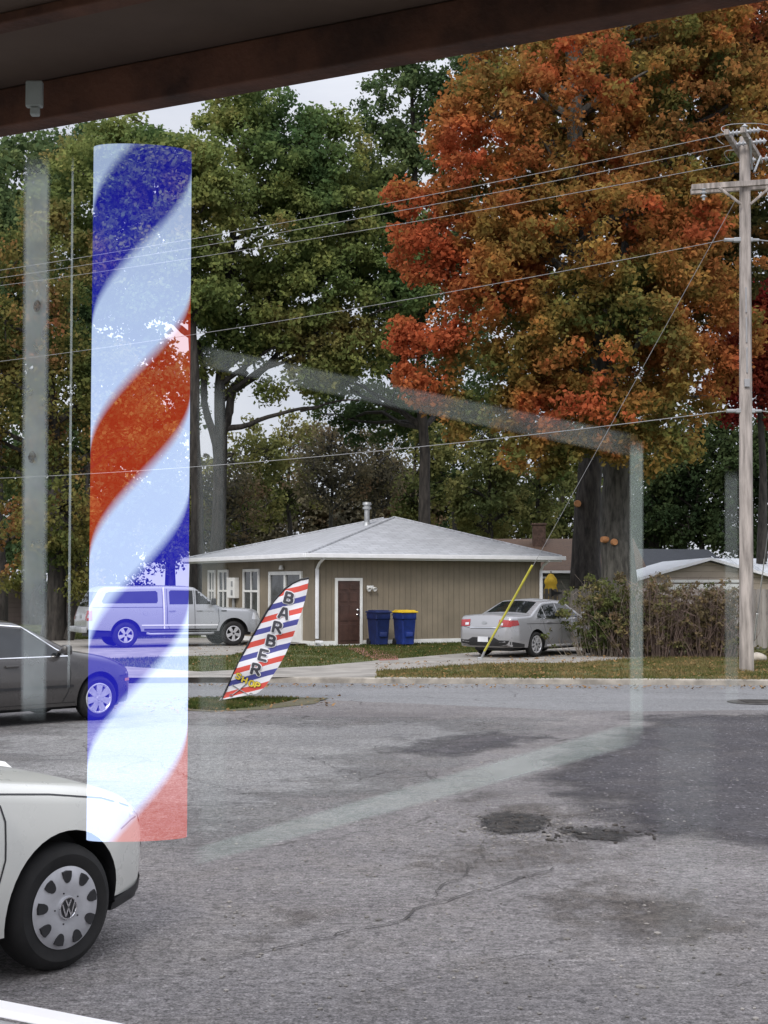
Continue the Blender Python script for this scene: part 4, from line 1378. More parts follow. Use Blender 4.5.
c.both('patch', 'nameplate', [(1.36, 1.12), (1.54, 1.12), (1.54, 1.16), (1.36, 1.16)], 'side', M['black'], off=.008)
c.both('patch', 'headlight', [(xf - .36, .86), (xf - .03, .84), (xf - .03, 1.04), (xf - .30, 1.08)], 'side', M['clear_lamp'])
c.both('patch', 'tail_lamp', [(xr + .0, .86), (xr + .17, .86), (xr + .17, 1.18), (xr + .03, 1.18)], 'side', M['red_lamp'], off=.012)
for s_ in (-1, 1): c.patch('tail_lamp', [(s_ * .78, .88), (s_ * .92, .88), (s_ * .92, 1.18), (s_ * .78, 1.18)], 'rear', M['red_lamp'], off=.012)
c.patch('topper_hatch', [(-.78, 1.30), (.78, 1.30), (.70, 1.76), (-.70, 1.76)], 'rear', M['glass_dark'], off=.012)
c.strip('tailgate_seam', [(-.76, 1.20), (-.76, .66), (.76, .66), (.76, 1.20)], .014, 'rear', M['black'], off=.006)
c.patch('emblem', [(-.12, .92), (.12, .92), (.12, 1.04), (-.12, 1.04)], 'rear', M['galv'], off=.012)
bm = BM()
box(bm, (xr - .16, -.93, .48), (xr + .02, .93, .66), .03)
obj('bumper', bm, M['galv'], c.root, smooth=True)
bm = BM()
box(bm, (xf - .12, -.88, .44), (xf + .08, .88, .64), .04)
obj('bumper', bm, P_SILVER, c.root, smooth=True)
bm = BM()
for s_ in (-1, 1):
    tube(bm, [(-1.1, s_ * .93, .44), (-1.0, s_ * 1.0, .42), (1.0, s_ * 1.0, .42), (1.1, s_ * .93, .44)], .04, 8)
obj('side_step', bm, M['galv'], c.root, smooth=True)
c.patch('windscreen', [(.60, -.68), (1.22, -.76), (1.22, .76), (.60, .68)], 'top', M['glass_dark'])
c.patch('grille', [(-.55, .72), (.55, .72), (.6, 1.02), (-.6, 1.02)], 'front', M['black'])
c.both('patch', 'fuel_door', [(-1.16 + .07 * math.cos(a), 1.08 + .07 * math.sin(a)) for a in np.linspace(0, 2 * PI, 14)[:-1]], 'side', P_SILVER, off=.007)
c.wheels('five')
c.mirror(1.06, 1.33, M['black'], (.12, .24, .22))
c.handle(-.28, 1.16, P_SILVER)
c.handle(.62, 1.16, P_SILVER)
bm = BM()
box(bm, (xr + .2, -.7, .34), (xf - .3, .7, .52), .03)
obj('underbody', bm, M['black'], c.root)
c.root.scale = (.93, .93, .93)
# ================================================================= trees
def leaf_mesh(name, centers, radii, per, size, m, parent, hues=None, flat=.75, up=.35, drop=0.0):
    """clumps of leaf-sized faces: each clump is a loose flattened cloud"""
    n = len(centers)
    cnt = np.maximum(4, (per * (radii / radii.mean()) ** 2 * RNG.uniform(.5, 1.5, n)).astype(int))
    idx = np.repeat(np.arange(n), cnt)
    N = len(idx)
    d = RNG.normal(0, 1, (N, 3))
    d /= np.linalg.norm(d, axis=1)[:, None]
    r = RNG.uniform(0, 1, N) ** .45
    off = d * r[:, None] * radii[idx][:, None]
    off[:, 2] *= flat
    off += RNG.normal(0, .12, (N, 3)) * radii[idx][:, None]
    c = centers[idx] + off
    c[:, 2] -= drop * r ** 2 * radii[idx]
    nrm = RNG.normal(0, 1, (N, 3)) + off / np.maximum(.01, radii[idx][:, None]) * .7 + np.array([0, 0, up])
    nrm /= np.linalg.norm(nrm, axis=1)[:, None]
    t = np.cross(nrm, RNG.normal(0, 1, (N, 3)))
    t /= np.linalg.norm(t, axis=1)[:, None]
    b = np.cross(nrm, t)
    s = size * RNG.uniform(.55, 1.35, N)[:, None]
    q = RNG.uniform(.5, .8, N)[:, None]
    P = np.stack([c - t * s, c - b * s * q + nrm * s * .15, c + t * s, c + b * s * q + nrm * s * .15], 1).reshape(-1, 3)
    T = np.arange(4 * N).reshape(-1, 4)
    clump = RNG.uniform(0, 1, n)
    leaf = np.clip(.55 * clump[idx] + .45 * RNG.uniform(0, 1, N), 0, 1)
    hue = np.zeros(N) if hues is None else np.clip(hues[idx] + RNG.normal(0, .08, N), 0, 1)
    return tri_mesh(name, P, T, m, {'leaf': leaf, 'hue': hue}, None, parent, True)
def limb(bm, a, b, r0, r1, sag=.15, seed=0, seg=6, k=6):
    a, b = Vector(a), Vector(b)
    pts, rad = [], []
    L = (b - a).length
    for i in range(k + 1):
        t = i / k
        p = a.lerp(b, t)
        p += Vector((0, 0, 1)) * math.sin(t * PI) * L * sag
        q = noise.noise_vector(Vector((seed * 3.7, t * 2.6, seed * 1.3))) * L * .09 * math.sin(t * PI)
        pts.append(p + q)
        rad.append(r0 + (r1 - r0) * t ** .8)
    tube(bm, pts, rad, seg)
    return pts
def tree(name, label, base, trunk, r0, blobs, ncl, clr, per, size, lm, bark, nlimb=14, group=None, twig=0, hue=None, flat=.75, stubs=True, limb_r=.16, extra=None, shell=.55):
    """trunk: points up the stem; blobs: (px, py, rx_px, ry_px, depth[, depth radius]) ellipsoids of foliage"""
    base = Vector(base)
    t = thing(name, label, 'tree', base, 0, group)
    cen, rad = [], []
    ws = np.array([b[2] * b[3] * (b[4] / 45) ** 2 for b in blobs], float)
    ws /= ws.sum()
    for b, wgt in zip(blobs, ws):
        c = pt(b[0], b[1], b[4])
        R = np.array([b[2] * b[4] / F, (b[5] if len(b) > 5 else .75 * b[2] * b[4] / F), b[3] * b[4] / F])
        k = max(3, int(ncl * wgt))
        d = RNG.normal(0, 1, (k, 3))
        d /= np.linalg.norm(d, axis=1)[:, None]
        rr = RNG.uniform(shell ** 3, 1, k) ** (1 / 3)
        q = d * rr[:, None] * R + np.array(c)
        cen.append(q)
        rad.append(clr * RNG.uniform(.55, 1.3, k))
    cen = np.concatenate(cen) - np.array(base)
    rad = np.concatenate(rad)
    hues = None if hue is None else hue(cen + np.array(base))
    bm = BM()
    tp = [Vector(p) - base for p in trunk]
    n = len(tp)
    pts, rads = [], []
    for i in range(n):
        pts.append(tp[i])
        rads.append(r0 * (1 - .72 * (i / max(1, n - 1)) ** 1.2))
    rads[0] *= 1.25
    fine, fr = [], []
    for i in range(n - 1):
        for j in range(5):
            u = j / 5
            p = pts[i].lerp(pts[i + 1], u)
            q = noise.noise_vector(Vector((p.z * .35, r0 * 9, len(label)))) * r0 * .5
            fine.append(p + Vector((q.x, q.y, 0)))
            fr.append((rads[i] * (1 - u) + rads[i + 1] * u) * (1 + .10 * noise.noise(Vector((p.z * 1.7, 3, r0)))))
    fine.append(pts[-1])
    fr.append(rads[-1])
    tube(bm, fine, fr, 12)
    lo_z = fine[0].z + .35 * (fine[-1].z - fine[0].z)
    cand = [i for i, p in enumerate(fine) if p.z > lo_z]
    pick = RNG.permutation(len(cen))[:nlimb]
    for s, i in enumerate(pick):
        e = Vector(cen[i])
        j = min(cand, key=lambda q: abs(fine[q].z - (e.z - .55 * (Vector((e.x, e.y)) - Vector((fine[q].x, fine[q].y))).length)))
        lp = limb(bm, fine[j], e, min(limb_r, fr[j] * .65), .025, .05, s + len(label))
        for w in range(2 + twig):
            o = lp[RNG.integers(2, len(lp) - 1)]
            nb = cen[np.argsort(((cen - np.array(o)) ** 2).sum(1))[RNG.integers(1, 12)]]
            limb(bm, o, Vector(nb), .045, .012, .04, s * 3 + w, 4, 4)
    for x in (extra or []):
        limb(bm, Vector(x[0]) - base, Vector(x[1]) - base, x[2], x[3], x[4], 5, 8, 10)
    obj('trunk', bm, bark, t, smooth=50)
    if per:
        leaf_mesh('crown', cen, rad, per, size, lm, t, hues, flat)
    return t

LM = {}
LM['maple'] = leafmat('maple_leaf', [(.075, .115, .040), (.16, .175, .055), (.29, .205, .060), (.35, .155, .050), (.46, .125, .055)], .26, .45, .75)
LM['maple2'] = leafmat('maple_leaf_dark', [(.050, .068, .028), (.10, .095, .036), (.20, .105, .038), (.27, .08, .04)], .25, .4, .7)
LM['red'] = leafmat('red_leaf', [(.16, .03, .025), (.28, .04, .035), (.32, .08, .04)], .5, .4, .6)
LM['green'] = leafmat('oak_leaf', [(.072, .118, .058), (.108, .160, .070), (.16, .20, .08)], .3, .38, .7)
LM['olive'] = leafmat('olive_leaf', [(.095, .160, .064), (.145, .205, .072), (.225, .265, .088), (.25, .20, .08)], .22, .42, .7)
LM['fall'] = leafmat('mixed_leaf', [(.085, .115, .04), (.14, .155, .05), (.19, .165, .055), (.26, .12, .06)], .5, .4, .7)
LM['far'] = leafmat('far_leaf', [(.10, .125, .05), (.175, .185, .068), (.25, .225, .085)], .2, .38, .6)
LM['far_dark'] = leafmat('far_dark_leaf', [(.035, .058, .028), (.055, .080, .034), (.08, .10, .04)], .2, .35, .6)
LM['far_grey'] = leafmat('far_grey_leaf', [(.12, .11, .08), (.18, .16, .10), (.21, .13, .08)], .2, .35, .5)

def V3(px, py, D): return pt(px, py, D)
def foot(px, D, z=.1): return Vector((pt(px, 600, D).x, D, z))

# great maple: orange to the left and above, gold-olive low in the middle
def maple_hue(c):
    px = 384 + c[:, 0] / c[:, 1] * F
    py = 585 - (c[:, 2] - H) / c[:, 1] * F
    h = np.zeros(len(c))
    h += np.clip((470 - px) / 110, 0, .9) * np.clip((py - 110) / 80, .25, 1)
    h += .18 * np.clip((200 - py) / 150, 0, 1)
    h += .32 * np.clip((px - 650) / 70, 0, 1) * (py > 200)
    h -= .6 * np.exp(-((px - 570) / 90) ** 2 - ((py - 370) / 100) ** 2)
    h += .22 * np.array([max(0, noise.noise(Vector(p) * .33)) for p in c]) * 2
    return np.clip(h + RNG.normal(0, .16, len(c)), 0, .95)
D = 46
tree('maple_tree', 'huge maple with orange and gold leaves whose pale trunk shows two sawn limb scars', foot(617, D),
     [foot(617, D, -.2), V3(616, 560, D), V3(614, 480, D), V3(606, 380, D), V3(590, 260, D), V3(575, 120, D), V3(570, 20, D)], .60,
     [(560, 130, 125, 110, 46), (500, 180, 76, 112, 45), (600, 250, 140, 110, 45), (517, 310, 80, 75, 44), (620, 360, 110, 90, 44), (690, 120, 90, 130, 47), (690, 300, 80, 110, 45),
      (432, 235, 45, 50, 45), (600, 425, 65, 40, 43), (430, 365, 35, 45, 44), (412, 198, 28, 22, 45), (405, 350, 18, 30, 44), (428, 405, 14, 16, 44), (650, 20, 110, 60, 48), (520, 50, 60, 45, 47), (540, 400, 50, 50, 44), (655, 435, 40, 38, 43), (575, 115, 70, 60, 50), (540, 455, 40, 22, 44), (470, 420, 30, 25, 44)],
     1750, .46, 92, .090, LM['maple'], M['bark_grey'], 46, hue=maple_hue, limb_r=.22)
bpy_maple = [o for o in COL.objects if o.get('label', '').startswith('huge maple')][0]
bm = BM()
def scar(bm, px, py, D, r, yaw):
    p = pt(px, py, D) - bpy_maple.location
    lathe(bm, [(.0001, -.02), (r * .9, -.015), (r, .03), (r * 1.1, .12), (r * .8, .30)], 16, 'y', Matrix.Translation(p) @ Matrix.Rotation(yaw, 4, 'Z'))
scar(bm, 615, 542, D - .66, .105, .1)
scar(bm, 602, 539.5, D - .46, .10, -1.15)
obj('sawn_scar', bm, M['cut'], bpy_maple)
D = 50
t2 = tree('maple_tree', 'dark-trunked maple just left of the scarred one, rust and dark green on top', foot(588, D),
     [foot(588, D, -.2), V3(588, 560, D), V3(589, 470, D), V3(600, 360, D), V3(640, 200, D), V3(680, 60, D)], .58,
     [(700, 60, 110, 90, 52), (600, 30, 120, 50, 53), (760, 150, 60, 110, 52), (735, 30, 80, 60, 50), (600, 300, 110, 130, 53), (690, 220, 80, 100, 53), (740, 260, 50, 60, 50)],
     950, .58, 90, .10, LM['maple2'], M['bark'], 26)
bm = BM()
p = pt(578, 503.5, D - .62) - t2.location
lathe(bm, [(.0001, -.02), (.11, -.015), (.12, .03), (.13, .12), (.1, .3)], 16, 'y', Matrix.Translation(p))
obj('sawn_scar', bm, M['cut'], t2)
# small red tree at the right margin
D = 56
tree('maple_tree', 'deep red maple at the right margin behind the utility pole', foot(762, D), [foot(762, D), V3(762, 470, D), V3(758, 330, D)], .22,
     [(752, 345, 36, 60, D), (770, 390, 30, 35, D), (730, 390, 22, 30, D), (785, 320, 40, 60, D)], 150, .6, 130, .11, LM['red'], M['bark'], 10)
# tall oak in the middle distance
D = 60
tree('oak_tree', 'tall dark green oak rising behind the orange maple', foot(425, D), [foot(425, D), V3(424, 480, D), V3(420, 350, D), V3(415, 200, D), V3(412, 80, D)], .27,
     [(405, 105, 48, 55, D), (440, 80, 50, 50, D), (390, 250, 55, 80, D), (350, 320, 70, 60, D), (430, 200, 60, 80, D), (380, 170, 40, 50, D), (350, 230, 55, 60, D), (440, 330, 50, 70, D), (470, 390, 60, 45, D + 4), (355, 372, 55, 24, D + 3), (400, 398, 50, 26, D + 4), (330, 385, 30, 18, D + 2), (350, 410, 45, 20, D + 5), (385, 425, 45, 25, D + 5)],
     760, .56, 84, .105, LM['green'], M['bark'], 30)
# tall trees behind the house on the left, forked
D = 57
tree('oak_tree', 'olive green oak with forked trunk and one long low bough over the house', foot(217, D),
     [foot(217, D), V3(217, 560, D), V3(218, 470, D), V3(221, 400, D), V3(224, 330, D), V3(232, 240, D), V3(240, 160, D)], .34,
     [(245, 165, 75, 65, D), (300, 165, 65, 60, D), (335, 210, 60, 60, D), (275, 240, 80, 50, D), (220, 290, 60, 45, D), (310, 290, 60, 45, D), (250, 110, 50, 30, D), (335, 140, 35, 30, D), (260, 325, 60, 22, D), (330, 340, 30, 25, D), (390, 290, 40, 50, D), (300, 335, 50, 22, D), (250, 300, 60, 40, D), (360, 350, 40, 30, D), (225, 345, 30, 18, D), (312, 372, 30, 20, D), (212, 358, 28, 20, D), (275, 355, 34, 14, D), (235, 385, 12, 9, D), (268, 392, 10, 8, D)],
     880, .52, 84, .098, LM['olive'], M['bark'], 34,
     extra=[(V3(219, 430, D), V3(322, 406, D), .15, .05, .02), (V3(219, 440, D), V3(252, 350, D), .22, .10, .05), (V3(222, 400, D), V3(248, 372, D), .16, .08, .02), (V3(300, 411, D), V3(360, 400, D), .07, .03, .05), (V3(218, 470, D), V3(198, 340, D), .2, .1, .03)])
D = 54
tree('oak_tree', 'dark oak whose straight trunk stands beside the right edge of the barber pole', foot(198, D),
     [foot(198, D), V3(197, 560, D), V3(196, 460, D), V3(194, 360, D), V3(188, 250, D), V3(180, 150, D)], .30,
     [(160, 190, 60, 70, D), (120, 170, 70, 55, D), (200, 200, 50, 60, D), (190, 280, 50, 40, D), (90, 230, 70, 80, D), (160, 270, 60, 60, D)],
     560, .54, 84, .098, LM['olive'], M['bark'], 24)
D = 66
tree('oak_tree', 'dense dark green oak filling the upper left behind the street tree', foot(40, D),
     [foot(40, D), V3(38, 500, D), V3(40, 350, D), V3(50, 180, D)], .42,
     [(30, 190, 60, 60, D), (60, 280, 70, 70, D), (10, 300, 50, 80, D), (110, 330, 60, 80, D), (80, 160, 60, 40, D), (110, 440, 50, 70, D), (20, 420, 50, 60, D), (-40, 240, 60, 90, D), (15, 510, 50, 70, D), (130, 480, 50, 70, D), (150, 390, 50, 60, D), (70, 540, 60, 60, D)],
     760, .8, 90, .14, LM['green'], M['bark'], 22)
# leaning street tree at left with red tips
D = 47
tree('street_tree', 'leaning street tree at left with rough dark trunk and thin reddish yellow leaves', foot(56, D),
     [foot(52, D), V3(55, 610, D), V3(60, 560, D), V3(57, 500, D), V3(52, 440, D), V3(46, 360, D), V3(42, 280, D)], .36,
     [(35, 330, 50, 60, D), (20, 260, 35, 30, D), (70, 420, 60, 50, D), (15, 430, 45, 70, D), (60, 520, 40, 45, D - 1), (20, 540, 30, 50, D), (100, 380, 40, 40, D), (-25, 380, 40, 90, D), (75, 570, 20, 25, D - 1), (140, 425, 45, 30, D)],
     430, .5, 75, .08, LM['fall'], M['bark'], 26, twig=1, extra=[(V3(68, 640, D), V3(84, 520, D), .20, .09, .0), (V3(84, 520, D), V3(96, 430, D), .10, .04, .0)])
tree('street_tree', 'big dark trunk half cut off by the left edge of view', foot(-4, 58), [foot(-3, 58), V3(-2, 560, 58), V3(-3, 450, 58), V3(-6, 300, 58)], .40,
     [(-20, 330, 40, 60, 58), (5, 220, 40, 40, 58), (-30, 200, 50, 60, 58)], 110, .7, 80, .12, LM['green'], M['bark'], 8)
# thin woodland behind the houses: each tree on its own
back = [(505, 520, 50, 40, 92, 'far', 'low olive far tree behind the right roof slope', 150),
        (565, 505, 44, 50, 90, 'far', 'low yellow-green far tree beside the dark trunk', 150),
        (470, 515, 44, 40, 95, 'far_dark', 'low dark far tree behind the vent pipe side of the roof', 130),
        (430, 505, 40, 45, 97, 'far', 'low olive far tree directly behind the roof peak', 130),
        (640, 520, 50, 45, 96, 'far_dark', 'low dark far tree right of the scarred trunk', 150),
        (610, 470, 50, 60, 98, 'far_dark', 'dark far tree showing between the two big trunks', 150),
        (245, 480, 48, 66, 84, 'far', 'olive far tree over the left end of the pale roof', 90),
        (290, 465, 44, 52, 88, 'far', 'yellow-green far tree under the long low bough', 80),
        (415, 470, 36, 70, 80, 'far', 'olive far tree right above the roof peak', 90),
        (455, 440, 40, 60, 86, 'far_dark', 'dim green far tree between oak and yellow trees', 80),
        (490, 480, 40, 62, 78, 'far', 'yellowing far tree behind the right slope of the pale roof', 100),
        (540, 470, 38, 70, 80, 'far', 'airy yellow far tree left of the two big trunks', 90),
        (655, 500, 48, 66, 82, 'far_dark', 'dark green far tree behind the navy roof', 190),
        (700, 480, 46, 80, 80, 'far_dark', 'dark green far tree above the beige garage', 210),
        (752, 490, 44, 80, 78, 'far_dark', 'dark green far tree behind the utility pole', 210),
        (800, 470, 50, 90, 80, 'far_dark', 'dark green far tree at the right edge of view', 150),
        (120, 540, 45, 70, 92, 'far_dark', 'dim far tree behind the pickup topper', 120),
        (170, 500, 40, 80, 88, 'far', 'olive far tree behind the dark straight trunk', 110),
        (-20, 500, 50, 90, 90, 'far_dark', 'dark far tree behind the rose grey house', 120)]
for px, py, rx, ry, D, k, lab, nc in back:
    tree('far_tree', lab, foot(px, D), [foot(px, D), V3(px + 2, 560, D), V3(px - 2, 500, D), V3(px + 1, py - ry * .5, D)], .22,
         [(px, py, rx, ry, D), (px - rx * .4, py + ry * .35, rx * .7, ry * .5, D), (px + rx * .4, py - ry * .3, rx * .6, ry * .5, D)],
         nc, .66, 52, .13, LM[k], M['bark'], 22, group='trees beyond the houses', twig=1, limb_r=.11)
# nearly bare grey trees
for px, py, rx, ry, D, lab in ((330, 462, 45, 50, 70, 'nearly bare grey tree with fine twigs above the pale roof'), (372, 470, 36, 45, 73, 'nearly bare leaning tree beside the vent pipe'), (222, 510, 40, 60, 68, 'nearly bare reddish tree behind the left end of the roof')):
    tree('bare_tree', lab, foot(px, D), [foot(px, D), V3(px, 540, D), V3(px + 3, 490, D), V3(px - 2, 430, D)], .14,
         [(px, py, rx, ry, D)], 150, .6, 26, .09, LM['far_grey'], M['bark_grey'], 46, twig=3, limb_r=.06, shell=.2)
for px, lab in ((168, 'low dim thicket tree between the topper and the house eave'), (110, 'low dim thicket tree behind the pickup topper'), (50, 'low dim thicket tree behind the leaning street tree'), (232, 'low dim thicket tree under the left bough'), (290, 'low dim thicket tree left of the vent pipe'), (345, 'low dim thicket tree behind the roof peak'), (400, 'low dim thicket tree right of the roof peak')):
    D = 96
    tree('far_tree', lab, foot(px, D), [foot(px, D), V3(px, 560, D), V3(px, 530, D)], .2, [(px, 525, 40, 32, D), (px + 18, 505, 30, 28, D)], 90, .9, 60, .17, LM['far_grey' if px > 240 else 'far'], M['bark'], 10, group='trees beyond the houses', limb_r=.09)

# ---- shrubs in front of the plank fence: upright stems with sparse leaves
def shrub(label, px, D, wpx, hpx, lm, leaves, stems, m_twig, seed, lean=.12, size=.045):
    b = foot(px, D)
    t = thing('shrub', label, 'shrub', b)
    w, h = wpx * D / F / 2, hpx * D / F
    rr = random.Random(seed)
    bm = BM()
    tips = []
    for k in range(stems):
        x, y = rr.gauss(0, .42) * w, rr.gauss(0, .30) * w * .8
        hh = h * rr.uniform(.55, 1.02) * (1 - .35 * (abs(x) / w) ** 2.5)
        e = Vector((x * 1.25 + rr.gauss(0, lean), y * 1.3 + rr.gauss(0, lean), hh))
        lp = limb(bm, (x * .8, y * .8, -.03), e, .011, .004, .0, k, 3, 4)
        tips += lp[1:]
        for q in range(3):
            o = lp[rr.randrange(1, len(lp))]
            f = o + Vector((rr.gauss(0, .18), rr.gauss(0, .18), rr.uniform(.05, .35)))
            limb(bm, o, f, .006, .003, 0, k + q, 3, 2)
            tips.append(f)
    obj('stems', bm, m_twig, t)
    cen = np.array([tips[rr.randrange(len(tips))] for _ in range(leaves)])
    leaf_mesh('foliage', cen, np.full(len(cen), .13) * RNG.uniform(.6, 1.3, len(cen)), 22, size, lm, t)
M['twig'] = mat('twig_redbrown', (.165, .115, .095), .9, var=.4, scale=3)
M['twig_grey'] = mat('twig_grey', (.18, .15, .12), .9, var=.4, scale=3)
LM['shrub_g'] = leafmat('shrub_leaf_green', [(.07, .095, .035), (.12, .135, .05), (.19, .15, .075)], 1.2, .3, .6)
LM['shrub_r'] = leafmat('shrub_leaf_rust', [(.13, .11, .06), (.165, .125, .075), (.14, .155, .06)], 1.2, .3, .6)
shrub('tangled shrub with dull green leaves hiding the front of the silver sedan', 606, 36.6, 84, 74, LM['shrub_g'], 430, 190, M['twig_grey'], 1)
shrub('red-brown twiggy shrub in front of the plank fence below the big trunk', 655, 36.2, 96, 72, LM['shrub_r'], 430, 420, M['twig'], 2)
shrub('red-brown shrub with a green flush at its top beside the utility pole', 708, 36.0, 72, 66, LM['shrub_r'], 280, 300, M['twig'], 3)
shrub('small leafy green shrub poking out above the red-brown shrub', 717, 36.9, 34, 62, LM['shrub_g'], 90, 30, M['twig_grey'], 4)
# ================================================================= pole, wires, flag
pb = gp(746.5, 671, .1)
DP = pb.y
pole = thing('utility_pole', 'weathered wooden utility pole with two crossarms at the kerb', 'utility pole', pb)
M['pole_wood'] = mat('pole_wood', (.34, .30, .275), .9, var=.4, scale=9, bmp=.7, bscale=25, grain=(1, 1, .12))
hp = pt(745, 137, DP).z - .1
bm = BM()
tube(bm, [(0, 0, -.2), (.04, 0, hp * .33), (.08, 0, hp * .66), (.12, 0, hp)], [.155, .145, .13, .115], 16)
obj('post', bm, M['pole_wood'], pole, smooth=40)
def lz(py): return pt(745, py, DP).z - .1
z1 = lz(186)
bm = BM()
Mx = Matrix.Translation((.08, -.17, z1)) @ Matrix.Rotation(math.radians(3), 4, 'Y') @ Matrix.Rotation(math.radians(-6), 4, 'Z')
Mx = Matrix.Translation((.08, -.17, z1)) @ Matrix.Rotation(math.radians(-4.0), 4, 'Y')
box(bm, (-1.18, -.05, -.06), (1.18, .05, .06), .008, Mx)
box(bm, (-1.12, .30, -.06), (1.18, .40, .06), .008, Mx)
obj('crossarm', bm, M['pole_wood'], pole)
bm = BM()
for s in (-1, 1): tube(bm, [(.08 + s * .62, -.235, z1 - .05 + s * .04), (.08 + s * .10, -.16, z1 - .45)], .03, 6)
obj('brace', bm, M['pole_wood'], pole)
z2 = lz(147)
bm = BM()
ca = math.radians(66)
M2 = Matrix.Translation((.10, 0, z2)) @ Matrix.Rotation(ca, 4, 'Z') @ Matrix.Translation((0, -.17, 0))
box(bm, (-1.2, -.05, -.06), (1.2, .05, .06), .008, M2)
box(bm, (-1.2, .29, -.06), (1.2, .39, .06), .008, M2)
obj('crossarm', bm, M['pole_wood'], pole)
bm = BM()
for s in (-1, 1): tube(bm, [M2 @ Vector((s * .7, -.07, -.04)), M2 @ Vector((s * .12, -.02, -.55))], .025, 6)
obj('brace', bm, M['galv'], pole)
ins_pts = []
def insulator(p, d):
    bm = BM()
    d = Vector(d).normalized()
    q = d.to_track_quat('Z', 'Y').to_matrix().to_4x4()
    lathe(bm, [(.0001, 0), (.03, 0), (.03, .06), (.075, .07), (.03, .11), (.03, .14), (.075, .15), (.03, .19), (.03, .22), (.075, .23), (.03, .27), (.0001, .30)], 10, 'z', Matrix.Translation(p) @ q)
    obj('insulator', bm, mat_ins, pole, smooth=True)
mat_ins = mat('insulator_grey', (.42, .43, .45), .3, var=.15)
dl = Vector((-1, .42, 0))
starts = []
for k, s in enumerate((-1.05, -.25, 1.05)):
    a = M2 @ Vector((s, -.0, .0))
    for sg in (1, -1):
        insulator(a + dl.normalized() * .06 * sg, dl * sg)
    starts.append((a + dl.normalized() * .36, a - dl.normalized() * .36))
insulator(Vector((.12, 0, hp)), (0, 0, 1))
insulator(Vector((-.84, -.17, z1 - .36)), (0, 0, 1))
bm = BM()
for q in (lz(240), lz(411)):
    box(bm, (-.16, -.06, q - .05), (.26, .06, q + .05), .02)
    tube(bm, [(-.36, 0, q), (-.14, 0, q)], .045, 8)
    tube(bm, [(.24, 0, q), (.40, 0, q)], .035, 8)
obj('cable_clamp', bm, M['galv'], pole)
bm = BM()
for q in (lz(360), lz(300), lz(330)): tube(bm, [(.06, -.15, q - .3), (.065, -.145, q + .25)], .018, 6)
box(bm, (.0, -.19, lz(388)), (.11, -.12, lz(380)), .01)
obj('ground_wire', bm, M['wire'], pole)
bm = BM()
def arc(a, top, b):
    out = []
    for i in range(17):
        t = i / 16
        out.append(Vector(a) * (1 - t) ** 2 + Vector(top) * 2 * t * (1 - t) + Vector(b) * t * t)
    return out
tube(bm, arc(starts[0][0], (-.75, -.5, hp + .12), (.12, 0, hp + .30)), .008, 5)
tube(bm, arc((.12, 0, hp + .30), (.9, 0, hp + .35), (1.5, .2, hp - .1)), .008, 5)
tube(bm, arc(starts[1][0] - Vector((.2, 0, 0)), (-.75, -.1, z2 + .28), starts[0][0]), .008, 5)
tube(bm, arc(starts[2][0] - Vector((.3, 0, 0)), (-.5, .2, z2 + .05), (.05, .1, z2 - .05)), .008, 5)
obj('jumper_wire', bm, M['wire'], pole)
def cable(label, a, b, sag, r=.011, n=40):
    a, b = Vector(a), Vector(b)
    bm = BM()
    tube(bm, [a.lerp(b, i / n) - Vector((0, 0, 4 * sag * (i / n) * (1 - i / n))) for i in range(n + 1)], r, 5)
    o = obj('overhead_cable', bm, M['wire'], None)
    tag(o, label, 'cable', 'cables on the utility pole')
def wire_l(label, p, py_end, dep, px_end=-150, sag=.25, r=.011):
    e = pt(px_end, py_end, dep)
    cable(label, pb + p, e, sag, r)
wire_l('thin cable from the near end of the turned top crossarm, highest of three', starts[0][0], 291, 43.5, r=.007)
wire_l('thin cable from the middle of the turned top crossarm, second of three', starts[1][0], 298, 44.4, r=.007)
wire_l('thin cable from the far end of the turned top crossarm, lowest of three', starts[2][0], 304, 45.6, r=.007)
wire_l('cable leaving the pole at the clamp below the lower crossarm', Vector((-.36, 0, lz(240))), 378, 46, sag=.3, r=.007)
wire_l('lowest cable, crossing in front of the gold maple leaves above the roof', Vector((-.36, 0, lz(411))), 482, 46, sag=.35, r=.009)
for k, (p, py, lab) in enumerate(((starts[0][1], 150, 'short stretch of cable right of the pole from the turned top crossarm'), (Vector((.40, 0, lz(240))), 246, 'short stretch of cable right of the pole at the upper clamp'), (Vector((.40, 0, lz(411))), 418, 'short stretch of thick cable right of the pole at the lower clamp'))):
    cable(lab, pb + p, pt(900, py, 27), .05)
# guy wires
ga = gp(480, 659.5, .11)
gt = pb + Vector((-.10, .02, lz(200)))
t = thing('guy_wire', 'slanting guy wire with bright yellow plastic guard in front of the silver sedan', 'guy wire', ga)
bm = BM()
tube(bm, [(0, 0, -.05), gt - ga], .006, 5)
obj('wire', bm, M['wire'], t)
bm = BM()
d = (gt - ga)
k = (655 - 566) / (657.5 - 200)
yt = None
for i in range(1, 200):
    q = ga + d * (i / 200)
    # height in the picture decides where the guard stops
    py = 585 - (q.z - H) / q.y * F
    if py < 566:
        yt = i / 200
        break
tube(bm, [d * .02, d * yt], .030, 10)
obj('guard', bm, M['yellow_guard'], t, smooth=True)
bm = BM()
tube(bm, [(0, 0, -.05), d * .022], .03, 8)
box(bm, (-.06, -.06, -.03), (.06, .06, .06), .01)
obj('anchor', bm, M['galv'], t)
g2_ = gp(752, 655, .1)
t = thing('guy_wire', 'thin guy wire with short white guard just right of the utility pole', 'guy wire', g2_)
e2 = pt(778, 455, 34)
bm = BM()
tube(bm, [(0, 0, -.05), e2 - g2_], .010, 5)
obj('wire', bm, M['wire'], t)
bm = BM()
tube(bm, [(e2 - g2_) * .05, (e2 - g2_) * .22], .025, 8)
tube(bm, [(e2 - g2_) * .36, (e2 - g2_) * .50], .015, 8)
